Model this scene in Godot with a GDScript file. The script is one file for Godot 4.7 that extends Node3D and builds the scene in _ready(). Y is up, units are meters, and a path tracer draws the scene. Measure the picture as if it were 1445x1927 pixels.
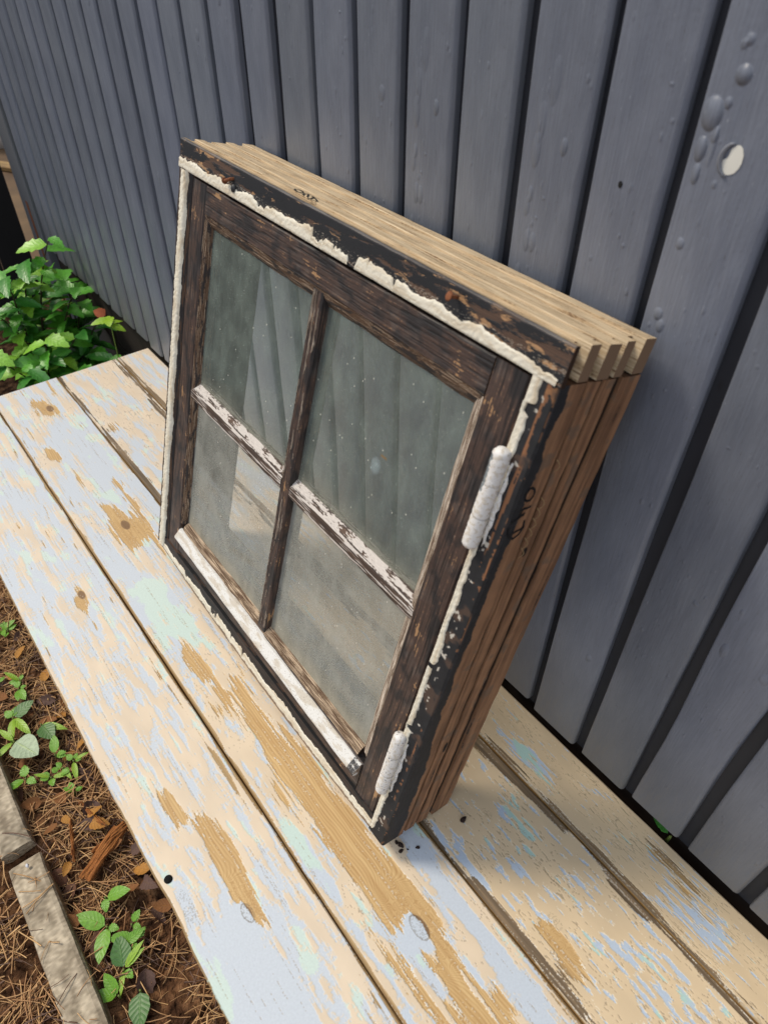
extends Node3D
# An old four-pane window leaning on a grey board wall, on a bench of peeling paint. x runs along the wall, y up, z away from the wall; the bench top is y = 0.

const GROUND := -0.44
const WIN_O := Vector3(-1.09761, 0.0335, 0.31653)
const WW := 0.7207
const WH := 0.7117
const WD := 0.1245
var rng := RandomNumberGenerator.new()
var oc := Color()          # what a painter hands back: sRGB colour and height
var oh := 0.5

# ---------------------------------------------------------------- shapes
class MB:
	var v := PackedVector3Array()
	var uv := PackedVector2Array()
	var g := PackedInt32Array()
	func tri(a: Vector3, b: Vector3, c: Vector3, ua: Vector2, ub: Vector2, uc: Vector2, gr: int) -> void:
		v.append(a); v.append(b); v.append(c)
		uv.append(ua); uv.append(ub); uv.append(uc)
		g.append(gr)
	func quad(a: Vector3, b: Vector3, c: Vector3, d: Vector3, ua: Vector2, ub: Vector2, uc: Vector2, ud: Vector2, gr: int) -> void:
		tri(a, b, c, ua, ub, uc, gr)
		tri(a, c, d, ua, uc, ud, gr)
	func put(m: ArrayMesh, mat: Material, flip := false) -> void:
		var st := SurfaceTool.new()
		st.begin(Mesh.PRIMITIVE_TRIANGLES)
		for i in g.size():
			st.set_smooth_group(g[i])
			for k in 3:
				var j: int = i * 3 + (((3 - k) % 3) if flip else k)
				st.set_uv(uv[j])
				st.add_vertex(v[j])
		st.generate_normals()
		st.set_material(mat)
		st.commit(m)
	func volume() -> float:
		var s := 0.0
		for i in g.size():
			s += v[i * 3].dot(v[i * 3 + 1].cross(v[i * 3 + 2]))
		return s

func bake(b: MB, mat: Material, caps: MB = null, cap_mat: Material = null) -> ArrayMesh:
	var vol := b.volume() + (caps.volume() if caps else 0.0)
	var m := ArrayMesh.new()
	b.put(m, mat, vol > 0.0)
	if caps and caps.g.size():
		caps.put(m, cap_mat, vol > 0.0)
	return m

# sweeps a closed profile along t; where(t, p) places it; vs gives each face its texture rows
func extrude(b: MB, caps: MB, prof: PackedVector2Array, vs: Array, ts: PackedFloat32Array, where: Callable, wob := 0.0, u0 := 0.0, u1 := 1.0) -> void:
	var n := prof.size()
	var rows := []
	for i in ts.size():
		var row := PackedVector3Array()
		for j in n:
			row.append(where.call(ts[i], prof[j] + Vector2(rng.randf_range(-wob, wob), rng.randf_range(-wob, wob))))
		rows.append(row)
	var span: float = ts[ts.size() - 1] - ts[0]
	for i in ts.size() - 1:
		var a: float = lerpf(u0, u1, (ts[i] - ts[0]) / span)
		var c: float = lerpf(u0, u1, (ts[i + 1] - ts[0]) / span)
		for j in n:
			var k := (j + 1) % n
			var f: Vector2 = vs[j]
			b.quad(rows[i][j], rows[i + 1][j], rows[i + 1][k], rows[i][k], Vector2(a, f.x), Vector2(c, f.x), Vector2(c, f.y), Vector2(a, f.y), j + 1)
	var idx := Geometry2D.triangulate_polygon(prof)
	for e in 2:
		var row: PackedVector3Array = rows[0] if e == 0 else rows[rows.size() - 1]
		for i in idx.size() / 3:
			var q := [idx[i * 3], idx[i * 3 + 1], idx[i * 3 + 2]]
			if e == 0: q = [q[0], q[2], q[1]]
			# wind the caps like the sides
			var sgn := 1.0
			var area := 0.0
			for j in n: area += prof[j].cross(prof[(j + 1) % n])
			if area > 0.0: q = [q[0], q[2], q[1]]
			caps.tri(row[q[0]], row[q[1]], row[q[2]], prof[q[0]] * 8.0, prof[q[1]] * 8.0, prof[q[2]] * 8.0, 50 + e)

func steps(a: float, b: float, n: int) -> PackedFloat32Array:
	var r := PackedFloat32Array()
	for i in n + 1: r.append(lerpf(a, b, float(i) / n))
	return r

func rect(x0: float, y0: float, x1: float, y1: float, c: float) -> PackedVector2Array:   # chamfered, starts on the lower side, 8 points
	return PackedVector2Array([Vector2(x0 + c, y0), Vector2(x1 - c, y0), Vector2(x1, y0 + c), Vector2(x1, y1 - c), Vector2(x1 - c, y1), Vector2(x0 + c, y1), Vector2(x0, y1 - c), Vector2(x0, y0 + c)])

func around(prof: PackedVector2Array) -> Array:    # texture rows in proportion to the way round the profile
	var d := PackedFloat32Array([0.0])
	for j in prof.size(): d.append(d[j] + prof[j].distance_to(prof[(j + 1) % prof.size()]))
	var out := []
	for j in prof.size(): out.append(Vector2(d[j], d[j + 1]) / d[prof.size()])
	return out

func stick(prof: PackedVector2Array, t0: float, t1: float, n: int, where: Callable, mat: Material, cap_mat: Material, wob := 0.0, vs := []) -> ArrayMesh:
	var b := MB.new()
	var c := MB.new()
	extrude(b, c, prof, vs if vs.size() else around(prof), steps(t0, t1, n), where, wob)
	return bake(b, mat, c, cap_mat)

func box(p0: Vector3, p1: Vector3, ch: float, mat: Material, axis := 0) -> ArrayMesh:
	if axis == 0:
		return stick(rect(p0.y, p0.z, p1.y, p1.z, ch), p0.x, p1.x, 1, func(t, p): return Vector3(t, p.x, p.y), mat, mat)
	if axis == 1:
		return stick(rect(p0.x, p0.z, p1.x, p1.z, ch), p0.y, p1.y, 1, func(t, p): return Vector3(p.x, t, p.y), mat, mat)
	return stick(rect(p0.x, p0.y, p1.x, p1.y, ch), p0.z, p1.z, 1, func(t, p): return Vector3(p.x, p.y, t), mat, mat)

func tube(pts: Array, rad: Array, sides: int, mat: Material, uvs := Vector2(1, 1)) -> ArrayMesh:
	var b := MB.new()
	var rows := []
	for i in pts.size():
		var d: Vector3 = (pts[mini(i + 1, pts.size() - 1)] - pts[maxi(i - 1, 0)]).normalized()
		var s := d.cross(Vector3(0.31, 0.2, 0.93)).normalized()
		var t := d.cross(s)
		var row := PackedVector3Array()
		for k in sides + 1:
			var a := TAU * k / sides
			row.append(pts[i] + (s * cos(a) + t * sin(a)) * rad[i])
		rows.append(row)
	for i in pts.size() - 1:
		for k in sides:
			var ua := Vector2(float(i) / (pts.size() - 1), float(k) / sides)
			var ub := Vector2(float(i + 1) / (pts.size() - 1), float(k) / sides)
			var st := Vector2(0, 1.0 / sides)
			b.quad(rows[i][k], rows[i + 1][k], rows[i + 1][k + 1], rows[i][k + 1], ua, ub, ub + st, ua + st, 1)
	for e in [0, pts.size() - 1]:
		for k in sides:
			var q: Array = [pts[e], rows[e][k], rows[e][k + 1]] if e == 0 else [pts[e], rows[e][k + 1], rows[e][k]]
			b.tri(q[0], q[1], q[2], Vector2(e, 0), Vector2(e, 0), Vector2(e, 0), 1)
	return bake(b, mat)

func ribbon(b: MB, pts: Array, n: Vector3, wid: float) -> void:
	for i in pts.size() - 1:
		var d: Vector3 = (pts[i + 1] - pts[i]).normalized()
		var s := d.cross(n) * wid * 0.5
		var e := d * wid * 0.3
		b.quad(pts[i] - s - e, pts[i + 1] - s + e, pts[i + 1] + s + e, pts[i] + s - e, Vector2(), Vector2(), Vector2(), Vector2(), 1)

# ---------------------------------------------------------------- naming
func obj(called: String, m: Mesh, parent: Node = self) -> MeshInstance3D:
	var o := MeshInstance3D.new()
	o.name = fresh(called, parent)
	o.mesh = m
	parent.add_child(o, true)
	return o
func fresh(called: String, parent: Node) -> String:
	if not parent.has_node(called): return called
	var i := 1
	while parent.has_node("%s_%03d" % [called, i]): i += 1
	return "%s_%03d" % [called, i]
func tag(o: Node, label: String, category: String, group := "") -> void:
	o.set_meta("label", label)
	o.set_meta("category", category)
	if group: o.set_meta("group", group)
func thing(called: String, label: String, category: String, at := Vector3.ZERO, group := "") -> Node3D:
	var o := Node3D.new()
	o.name = fresh(called, self)
	add_child(o, true)
	o.position = at
	tag(o, label, category, group)
	return o
func struct(called: String, m: Mesh) -> MeshInstance3D:
	var o := obj(called, m)
	o.set_meta("kind", "structure")
	return o

# ---------------------------------------------------------------- textures
func nz(w: int, h: int, sd: int, freq: float, oct := 4, sx := 1, sy := 1, type := FastNoiseLite.TYPE_SIMPLEX_SMOOTH) -> PackedByteArray:
	var f := FastNoiseLite.new()
	f.seed = sd; f.frequency = freq; f.noise_type = type; f.fractal_octaves = oct
	if type == FastNoiseLite.TYPE_CELLULAR:
		f.cellular_return_type = FastNoiseLite.RETURN_DISTANCE2_SUB
		f.fractal_type = FastNoiseLite.FRACTAL_NONE
		f.domain_warp_enabled = true
		f.domain_warp_amplitude = 6.0
		f.domain_warp_frequency = 0.08
	var im := f.get_image(maxi(w / sx, 4), maxi(h / sy, 4), false, false, true)
	im.convert(Image.FORMAT_L8)
	if im.get_width() != w or im.get_height() != h: im.resize(w, h, Image.INTERPOLATE_CUBIC)
	return im.get_data()

func tex_rgb(w: int, h: int, d: PackedByteArray) -> ImageTexture:
	return ImageTexture.create_from_image(Image.create_from_data(w, h, false, Image.FORMAT_RGB8, d))
func tex_l(w: int, h: int, d: PackedByteArray) -> ImageTexture:
	return ImageTexture.create_from_image(Image.create_from_data(w, h, false, Image.FORMAT_L8, d))
func tex_f(w: int, h: int, d: PackedFloat32Array) -> ImageTexture:
	return ImageTexture.create_from_image(Image.create_from_data(w, h, false, Image.FORMAT_RF, d.to_byte_array()))

func mat(col: Color, rough := 0.7, tex: Texture2D = null, ht: Texture2D = null, hs := 0.05, spec := 0.5) -> StandardMaterial3D:
	var m := StandardMaterial3D.new()
	m.albedo_color = col
	m.roughness = rough
	m.metallic_specular = spec
	if tex: m.albedo_texture = tex
	if ht:
		m.heightmap_enabled = true
		m.heightmap_texture = ht
		m.heightmap_scale = hs
	return m

# paints w x h texels by calling fn(t 0..1 along, s 0..1 across, texel number); fn leaves oc and oh
func paint(w: int, h: int, fn: Callable) -> Array:
	var c := PackedByteArray(); c.resize(w * h * 3)
	var l := PackedByteArray(); l.resize(w * h)
	var i := 0
	for y in h:
		var s := (y + 0.5) / h
		for x in w:
			fn.call((x + 0.5) / w, s, i)
			c[i * 3] = clampi(int(oc.r * 255.0), 0, 255)
			c[i * 3 + 1] = clampi(int(oc.g * 255.0), 0, 255)
			c[i * 3 + 2] = clampi(int(oc.b * 255.0), 0, 255)
			l[i] = clampi(int(oh * 255.0), 0, 255)
			i += 1
	return [tex_rgb(w, h, c), tex_l(w, h, l)]

func win_basis() -> Basis:
	return Basis(Vector3(0.99990995, 0.0, 0.0134196), Vector3(0.00358928, 0.96356748, -0.26744126), Vector3(-0.01293069, 0.26746535, 0.96348071)).orthonormalized()

# ================================================================ scene
func _ready() -> void:
	rng.seed = 4711
	var cam := Camera3D.new()
	cam.name = "camera"
	cam.transform = Transform3D(Basis(Vector3(0.6163, 0.0061, -0.7875), Vector3(-0.5382, 0.7333, -0.4155), Vector3(0.5749, 0.6799, 0.4552)).orthonormalized(), Vector3(-0.07801, 1.0, 0.56476))
	cam.fov = 72.506
	cam.near = 0.02
	cam.far = 400.0
	var ca := CameraAttributesPhysical.new()
	ca.frustum_focal_length = 16.36
	ca.frustum_focus_distance = 1.15
	ca.exposure_aperture = 4.5
	cam.attributes = ca
	add_child(cam)
	cam.current = true
	var we := WorldEnvironment.new()
	we.name = "world"
	var env := Environment.new()
	env.background_mode = Environment.BG_SKY
	var sm := ProceduralSkyMaterial.new()
	sm.sky_top_color = Color(0.85, 0.885, 0.94)
	sm.sky_horizon_color = Color(0.86, 0.88, 0.90)
	sm.sky_curve = 0.25
	sm.sky_energy_multiplier = 1.0
	sm.ground_bottom_color = Color(0.24, 0.24, 0.2)
	sm.ground_horizon_color = Color(0.34, 0.36, 0.32)
	sm.sun_angle_max = 40.0
	sm.sun_curve = 0.1
	var sky := Sky.new()
	sky.sky_material = sm
	env.sky = sky
	env.tonemap_mode = Environment.TONE_MAPPER_LINEAR
	env.tonemap_exposure = 1.17
	env.sdfgi_enabled = true
	env.ssao_enabled = true
	env.ssil_enabled = true
	we.environment = env
	add_child(we)
	var sun := DirectionalLight3D.new()
	sun.name = "sun"
	sun.light_energy = 0.68
	sun.light_color = Color(1.0, 0.955, 0.89)
	sun.light_angular_distance = 15.0
	sun.shadow_enabled = true
	add_child(sun)
	sun.look_at_from_position(Vector3(-0.72, 0.95, 0.42), Vector3.ZERO)

	make_shared()
	build_ground()
	build_wall()
	build_fence()
	build_bench()
	build_window()
	build_kerb()
	build_plants()
	build_litter()

var end_grain: StandardMaterial3D
var raw_mat: StandardMaterial3D
var dark_wood: StandardMaterial3D

func make_shared() -> void:
	var w := 512
	var h := 128
	var a := nz(w, h, 11, 0.06, 4, 12, 1)
	var b := nz(w, h, 12, 0.05, 4, 1, 1)
	var r := paint(w, h, func(_t, _s, i):
		var g: float = a[i] / 255.0
		var k: float = b[i] / 255.0
		oc = Color(0.70, 0.58, 0.42).lerp(Color(0.50, 0.37, 0.24), clampf(g * 1.3 - 0.35, 0, 1)) * (0.86 + 0.24 * k)
		oh = g)
	raw_mat = mat(Color.WHITE, 0.85, r[0], r[1], 0.04)
	end_grain = mat(Color(0.52, 0.42, 0.32), 0.9, r[0], r[1], 0.05)
	dark_wood = mat(Color(0.34, 0.27, 0.22), 0.9, r[0], r[1], 0.06)

# ---------------------------------------------------------------- ground
func build_ground() -> void:
	var f := NoiseTexture2D.new()
	f.width = 512; f.height = 512; f.seamless = true
	var n := FastNoiseLite.new(); n.seed = 5; n.frequency = 0.02; n.fractal_octaves = 6
	f.noise = n
	var gr := Gradient.new()
	gr.offsets = PackedFloat32Array([0.2, 0.45, 0.6, 0.8])
	gr.colors = PackedColorArray([Color(0.23, 0.16, 0.115), Color(0.37, 0.265, 0.19), Color(0.46, 0.335, 0.24), Color(0.57, 0.43, 0.31)])
	f.color_ramp = gr
	var hn := NoiseTexture2D.new()
	hn.width = 512; hn.height = 512; hn.seamless = true
	var n2 := FastNoiseLite.new(); n2.seed = 6; n2.frequency = 0.05; n2.fractal_octaves = 5
	hn.noise = n2
	var m := mat(Color(0.9, 0.88, 0.86), 0.95, f, hn, 1.2, 0.2)
	m.uv1_triplanar = true; m.uv1_world_triplanar = true
	m.uv1_scale = Vector3(2.6, 2.6, 2.6)
	var b := MB.new()
	var xs := PackedFloat32Array([-60, -20, -8])
	for i in 101: xs.append(-4.0 + i * 0.05)
	xs.append_array(PackedFloat32Array([4, 20, 60]))
	var zs := PackedFloat32Array([-60, -20, -3, -1])
	for i in 45: zs.append(-0.2 + i * 0.05)
	zs.append_array(PackedFloat32Array([4, 20, 60]))
	var hf := FastNoiseLite.new(); hf.seed = 9; hf.frequency = 3.5; hf.fractal_octaves = 3
	var hgt := func(x: float, z: float) -> float:
		var lift := smoothstep(0.80, 0.84, z) * 0.03
		return GROUND + hf.get_noise_2d(x, z) * 0.022 + lift
	for i in xs.size() - 1:
		for j in zs.size() - 1:
			var q := []
			for k in [[0, 0], [1, 0], [1, 1], [0, 1]]:
				var x := xs[i + k[0]]
				var z := zs[j + k[1]]
				q.append(Vector3(x, hgt.call(x, z), z))
			b.quad(q[0], q[1], q[2], q[3], Vector2(q[0].x, q[0].z), Vector2(q[1].x, q[1].z), Vector2(q[2].x, q[2].z), Vector2(q[3].x, q[3].z), 1)
	var am := ArrayMesh.new()
	b.put(am, m)
	struct("ground", am)
	var slab := struct("path", box(Vector3(-9.0, GROUND - 0.05, -3.0), Vector3(-3.45, GROUND + 0.035, 0.25), 0.01, mat(Color(0.58, 0.55, 0.50), 0.9, end_grain.albedo_texture, null)))
	slab.name = "path"

# ---------------------------------------------------------------- wall
func board_height(sd: int, blisters: Array, many: int) -> ImageTexture:
	# 75 mm x 2.2 m of brushed paint: fine brush lines, drips, blisters. Heights in tenths of a millimetre, then 0..1 over 4 mm
	var w := 80
	var h := 2048
	var a := nz(w, h, sd, 0.35, 3, 1, 20)
	var b := nz(w, h, sd + 1, 0.05, 4, 1, 2)
	var c := nz(w, h, sd + 2, 0.22, 2, 1, 1)
	var d := PackedFloat32Array(); d.resize(w * h)
	for i in w * h:
		d[i] = 0.25 + (a[i] - 128) * 0.00034 + (b[i] - 128) * 0.00042 + (c[i] - 128) * 0.00013
	var r := RandomNumberGenerator.new(); r.seed = sd
	var list := blisters.duplicate()
	for k in many:
		var big := r.randf() < 0.035
		list.append([r.randf_range(0.006, 0.069), r.randf_range(0.1, 1.15), (r.randf_range(0.0035, 0.006) if big else r.randf_range(0.0008, 0.0021)), (r.randf_range(0.007, 0.013) if big else r.randf_range(0.0015, 0.005)), (r.randf_range(0.25, 0.5) if big else r.randf_range(0.06, 0.22))])
	for q in list:   # x, y, half width, half height, how high (1 = 4 mm)
		var x0: float = q[0] / 0.075 * w
		var y0: float = (2.2 - q[1]) / 2.2 * h
		var rx: float = q[2] / 0.075 * w
		var ry: float = q[3] / 2.2 * h
		for y in range(maxi(0, int(y0 - ry)), mini(h, int(y0 + ry) + 2)):
			for x in range(maxi(0, int(x0 - rx)), mini(w, int(x0 + rx) + 2)):
				var e := pow((x - x0) / rx, 2) + pow((y - y0) / ry, 2)
				if e < 1.0: d[y * w + x] += q[4] * pow(1.0 - e, 0.7)
	return tex_f(w, h, d)

func build_wall() -> void:
	var w := 256
	var h := 2048
	var a := nz(w, h, 31, 0.006, 5, 1, 1)
	var b := nz(w, h, 32, 0.12, 3, 1, 6)
	var c := nz(w, h, 33, 0.16, 3, 1, 2)
	var r := paint(w, h, func(_t, s, i):
		var k: float = a[i] / 255.0
		var st: float = b[i] / 255.0
		oc = Color(0.410, 0.432, 0.482).lerp(Color(0.465, 0.485, 0.530), k) * (0.95 + 0.10 * st)
		var dirt: float = c[i] / 255.0
		if dirt > 0.86: oc = oc.lerp(Color(0.30, 0.29, 0.28), 0.5)
		elif dirt < 0.085: oc = oc.lerp(Color(0.72, 0.73, 0.74), 0.6)
		# splashed dirt near the foot (y below 0.15)
		var y: float = 2.2 * (1.0 - s)
		if y < 0.22: oc = oc.lerp(Color(0.44, 0.43, 0.41), (0.22 - y) / 0.22 * (0.25 + 0.7 * st))
		oh = 0.5)
	var mats := []
	for k in 5:
		mats.append(mat(Color.WHITE, 0.42, r[0], board_height(100 + k * 7, [], 70 if k != 1 else 40), 0.30))
	# the board with the bubble cluster and the bare white spot, and the board with the long blisters
	var cluster := [[0.0095, 0.863 , 0.0080, 0.0120, 1.0], [0.0085, 0.838, 0.0045, 0.0095, 0.8], [0.024, 0.891, 0.0058, 0.0066, 0.85], [0.010, 0.820, 0.0032, 0.008, 0.6], [0.016, 0.850, 0.003, 0.006, 0.4], [0.019, 0.872, 0.0028, 0.004, 0.4], [0.017, 0.842, 0.0022, 0.016, 0.3], [0.021, 0.912, 0.003, 0.004, 0.4], [0.018, 0.909, 0.0025, 0.0035, 0.3], [0.014, 0.765, 0.0035, 0.005, 0.45], [0.013, 0.700, 0.004, 0.006, 0.5], [0.018, 0.690, 0.0035, 0.0065, 0.45]]
	mats.append(mat(Color.WHITE, 0.42, r[0], board_height(160, cluster, 40), 0.36))
	var long := [[0.018, 0.80, 0.0055, 0.016, 0.45], [0.020, 0.825, 0.005, 0.018, 0.3], [0.018, 0.76, 0.003, 0.008, 0.4], [0.016, 0.748, 0.0035, 0.01, 0.4], [0.022, 0.715, 0.004, 0.012, 0.45], [0.016, 0.675, 0.0045, 0.014, 0.4], [0.024, 0.655, 0.005, 0.012, 0.5], [0.05, 0.81, 0.004, 0.008, 0.45], [0.03, 0.86, 0.005, 0.02, 0.3]]
	mats.append(mat(Color.WHITE, 0.42, r[0], board_height(170, long, 50), 0.30))
	var wall := thing("board_wall", "long grey painted wall of vertical boards with dark grooves", "wall")
	var gaps := [[-0.3236, -0.3056], [-0.4176, -0.4033], [-0.5054, -0.4908], [-0.5973, -0.5782], [-0.6833, -0.6688], [-0.7749, -0.757], [-0.8649, -0.8478], [-0.9504, -0.9365], [-1.0487, -1.0247], [-1.141, -1.1168], [-1.234, -1.2152], [-1.3256, -1.3064], [-1.4067, -1.392], [-1.4961, -1.4752], [-1.5898, -1.5668]]
	var x := -1.5898
	while x > -2.6:
		x -= 0.0912
		gaps.append([x, x + 0.021])
	x = -0.3236
	while x < 1.0:
		x += 0.0918
		gaps.push_front([x, x + 0.0158])
	for i in gaps.size() - 1:
		var x1: float = gaps[i][0]
		var x0: float = gaps[i + 1][1]
		var mm: Material = mats[(i * 3 + 2) % 5]
		var tone := 1.0
		if absf(x0 + 0.4033) < 0.01: mm = mats[5]
		if absf(x0 + 0.5782) < 0.01 or absf(x0 + 0.757) < 0.01: mm = mats[6]
		var foot := rng.randf_range(0.012, 0.03)
		var wd := x1 - x0
		var prof := PackedVector2Array([Vector2(0, -0.022), Vector2(0, -0.003), Vector2(0.0008, -0.0008), Vector2(0.003, 0), Vector2(wd - 0.0055, 0), Vector2(wd - 0.0018, -0.0012), Vector2(wd, -0.0045), Vector2(wd, -0.022)])
		var ph := rng.randf() * 9.0
		var wild := 0.0022 if i % 4 == 1 else 0.001
		var bb := MB.new()
		var cc := MB.new()
		var us := []
		for q in prof: us.append(clampf(q.x / wd, 0.0, 1.0))
		# here the texture runs up the board: u across, v down
		var ts := steps(foot, 2.2, 40)
		var rows := []
		for t in ts:
			var row := PackedVector3Array()
			for q in prof:
				var ed := (sin(t * 7.0 + ph) + 0.6 * sin(t * 17.0 + ph * 2.0)) * wild * (-1.0 if q.x < wd * 0.5 else 1.0)
				if q.y < -0.01: ed = 0.0
				row.append(Vector3(x0 + q.x + ed * (0.8 if q.x < wd * 0.5 else 1.0), t, q.y + rng.randf_range(-0.0002, 0.0002)))
			rows.append(row)
		for t in ts.size() - 1:
			for j in prof.size() - 1:
				bb.quad(rows[t][j], rows[t][j + 1], rows[t + 1][j + 1], rows[t + 1][j], Vector2(us[j], 1.0 - ts[t] / 2.2), Vector2(us[j + 1], 1.0 - ts[t] / 2.2), Vector2(us[j + 1], 1.0 - ts[t + 1] / 2.2), Vector2(us[j], 1.0 - ts[t + 1] / 2.2), 1 if j < 6 and j > 0 else 2)
		# the ragged lower end
		var f0: PackedVector3Array = rows[0]
		for j in range(1, 7):
			bb.tri(f0[0], f0[j + 1], f0[j], Vector2(0, 1), Vector2(0, 1), Vector2(0, 1), 9)
		var am := ArrayMesh.new()
		tone = rng.randf_range(0.93, 1.0)
		mm = mm.duplicate()
		mm.albedo_color = Color(tone, tone, tone * rng.randf_range(0.985, 1.01))
		bb.put(am, mm, true)
		var o := obj("board", am, wall)
		if absf(x0 + 0.4033) < 0.01:
			# paint flaked off to the white ground coat
			var fl := MB.new()
			var ctr := Vector3(-0.3655, 0.8355, 0.0006)
			var rim := []
			var shape := [[-10, 5], [-8, 17], [0, 24], [7, 25], [13, 21], [18, 12], [19, 0], [17, -8], [11, -17], [4, -21], [-5, -23], [-16, -17], [-23, -9], [-21, -3], [-13, 1]]
			for q in shape: rim.append(ctr + Vector3(q[0] * 0.00041, q[1] * 0.00046, 0))
			for k in 15:
				fl.tri(ctr + Vector3(0, 0, 0.0003), rim[k], rim[(k + 1) % 15], Vector2(), Vector2(), Vector2(), 1)
			var fm := ArrayMesh.new()
			fl.put(fm, mat(Color(0.87, 0.86, 0.82), 0.8), true)
			obj("flaked_spot", fm, o)
			var pts := []
			var rad := []
			for k in 9:
				var an := 1.7 + 0.36 * k
				pts.append(ctr + Vector3(cos(an) * 0.0098, sin(an) * 0.0122, 0.0004))
				rad.append(0.0017 * (0.35 + sin(PI * k / 8.0)))
			obj("paint_rim", tube(pts, rad, 6, mat(Color(0.46, 0.47, 0.5), 0.5)), o)
	var hole := MB.new()
	for k in 12:
		var b2 := TAU * k / 12.0
		var c2 := TAU * (k + 1) / 12.0
		hole.tri(Vector3(-0.4594, 0.7944, 0.0007), Vector3(-0.4594 + 0.0022 * cos(b2), 0.7944 + 0.003 * sin(b2), 0.0004), Vector3(-0.4594 + 0.0022 * cos(c2), 0.7944 + 0.003 * sin(c2), 0.0004), Vector2(), Vector2(), Vector2(), 1)
	var hm := ArrayMesh.new()
	hole.put(hm, mat(Color(0.05, 0.05, 0.055), 0.9), true)
	obj("nail_hole", hm, wall)
	# what lies in the grooves, behind the boards
	var back_mat := mat(Color(0.37, 0.375, 0.395), 0.6, r[0], mats[0].heightmap_texture, 0.3)
	obj("groove_backing", box(Vector3(-2.70, 0.008, -0.05), Vector3(1.0, 2.2, -0.0120), 0.001, back_mat, 1), wall)
	obj("sill_timber", box(Vector3(-2.80, -0.16, -0.09), Vector3(1.0, 0.0065, -0.022), 0.004, mat(Color(0.20, 0.155, 0.125), 0.9, raw_mat.albedo_texture, raw_mat.heightmap_texture, 0.1)), wall)
	obj("plinth", box(Vector3(-2.78, -0.6, -0.12), Vector3(1.0, -0.161, -0.05), 0.004, mat(Color(0.34, 0.33, 0.32), 0.95)), wall)
	obj("corner_board", box(Vector3(-2.81, -0.16, -0.03), Vector3(-2.682, 2.2, 0.006), 0.003, mat(Color(0.40, 0.41, 0.43), 0.5, null, mats[0].heightmap_texture, 0.2), 1), wall)
	obj("side_wall", box(Vector3(-2.80, -0.6, -3.0), Vector3(-2.72, 2.2, -0.031), 0.003, mat(Color(0.40, 0.41, 0.43), 0.5), 1), wall)
	obj("rust_streak", box(Vector3(-2.752, -0.05, 0.0062), Vector3(-2.728, 0.16, 0.0072), 0.0004, mat(Color(0.45, 0.26, 0.15), 0.9), 1), wall)

func build_fence() -> void:
	var f := thing("dark_fence", "black stained board fence standing past the far corner of the wall", "fence")
	var m := mat(Color(0.03, 0.03, 0.03), 0.8, null, raw_mat.heightmap_texture, 0.1)
	for i in 20:
		var z := -0.062 + i * 0.125
		obj("board", box(Vector3(-3.33, GROUND - 0.02, z), Vector3(-3.305, 1.0, z + 0.121), 0.003, m, 1), f)
	for y in [-0.1, 0.7]:
		obj("rail", box(Vector3(-3.40, y, 0.0), Vector3(-3.3305, y + 0.09, 2.46), 0.004, m, 2), f)
	var p := thing("pale_plank", "pale weathered plank lying on the concrete beyond the wall corner", "plank")
	var pm := box(Vector3(-0.6, 0, -0.05), Vector3(0.6, 0.025, 0.05), 0.003, mat(Color(0.80, 0.77, 0.62), 0.8, raw_mat.albedo_texture))
	var o := obj("board", pm, p)
	o.position = Vector3(-5.1, GROUND + 0.04, -0.50)
	o.rotation = Vector3(0.0, 0.5, 0.03)
	var p2 := thing("white_tub", "white plastic tub on the concrete beyond the wall corner", "tub", Vector3(-5.75, GROUND + 0.036, -0.56))
	obj("body", tube([Vector3(0, 0, 0), Vector3(0, 0.1, 0), Vector3(0, 0.2, 0)], [0.12, 0.135, 0.15], 20, mat(Color(0.85, 0.85, 0.84), 0.4)), p2)
	obj("rim", tube([Vector3(0, 0.2, 0), Vector3(0, 0.215, 0)], [0.16, 0.16], 20, mat(Color(0.85, 0.85, 0.84), 0.4)), p2)

# ---------------------------------------------------------------- bench
func bias_grid(w: int, h: int, x0: float, x1: float, z0: float, z1: float, blobs: Array, which: int) -> PackedFloat32Array:
	var gw := w / 8
	var gh := h / 2
	var d := PackedFloat32Array(); d.resize(gw * gh)
	for q in blobs:
		if q[4 + which] == 0.0: continue
		for y in gh:
			var dz: float = (lerpf(z0, z1, (y + 0.5) / gh) - q[1]) / q[3]
			if absf(dz) > 2.0: continue
			for x in gw:
				var dx: float = (lerpf(x0, x1, (x + 0.5) / gw) - q[0]) / q[2]
				if absf(dx) > 2.0: continue
				d[y * gw + x] += q[4 + which] * exp(-pow(dx * dx + dz * dz, 1.5))
	var im := Image.create_from_data(gw, gh, false, Image.FORMAT_RF, d.to_byte_array())
	im.resize(w, h, Image.INTERPOLATE_BILINEAR)
	return im.get_data().to_float32_array()

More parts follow.
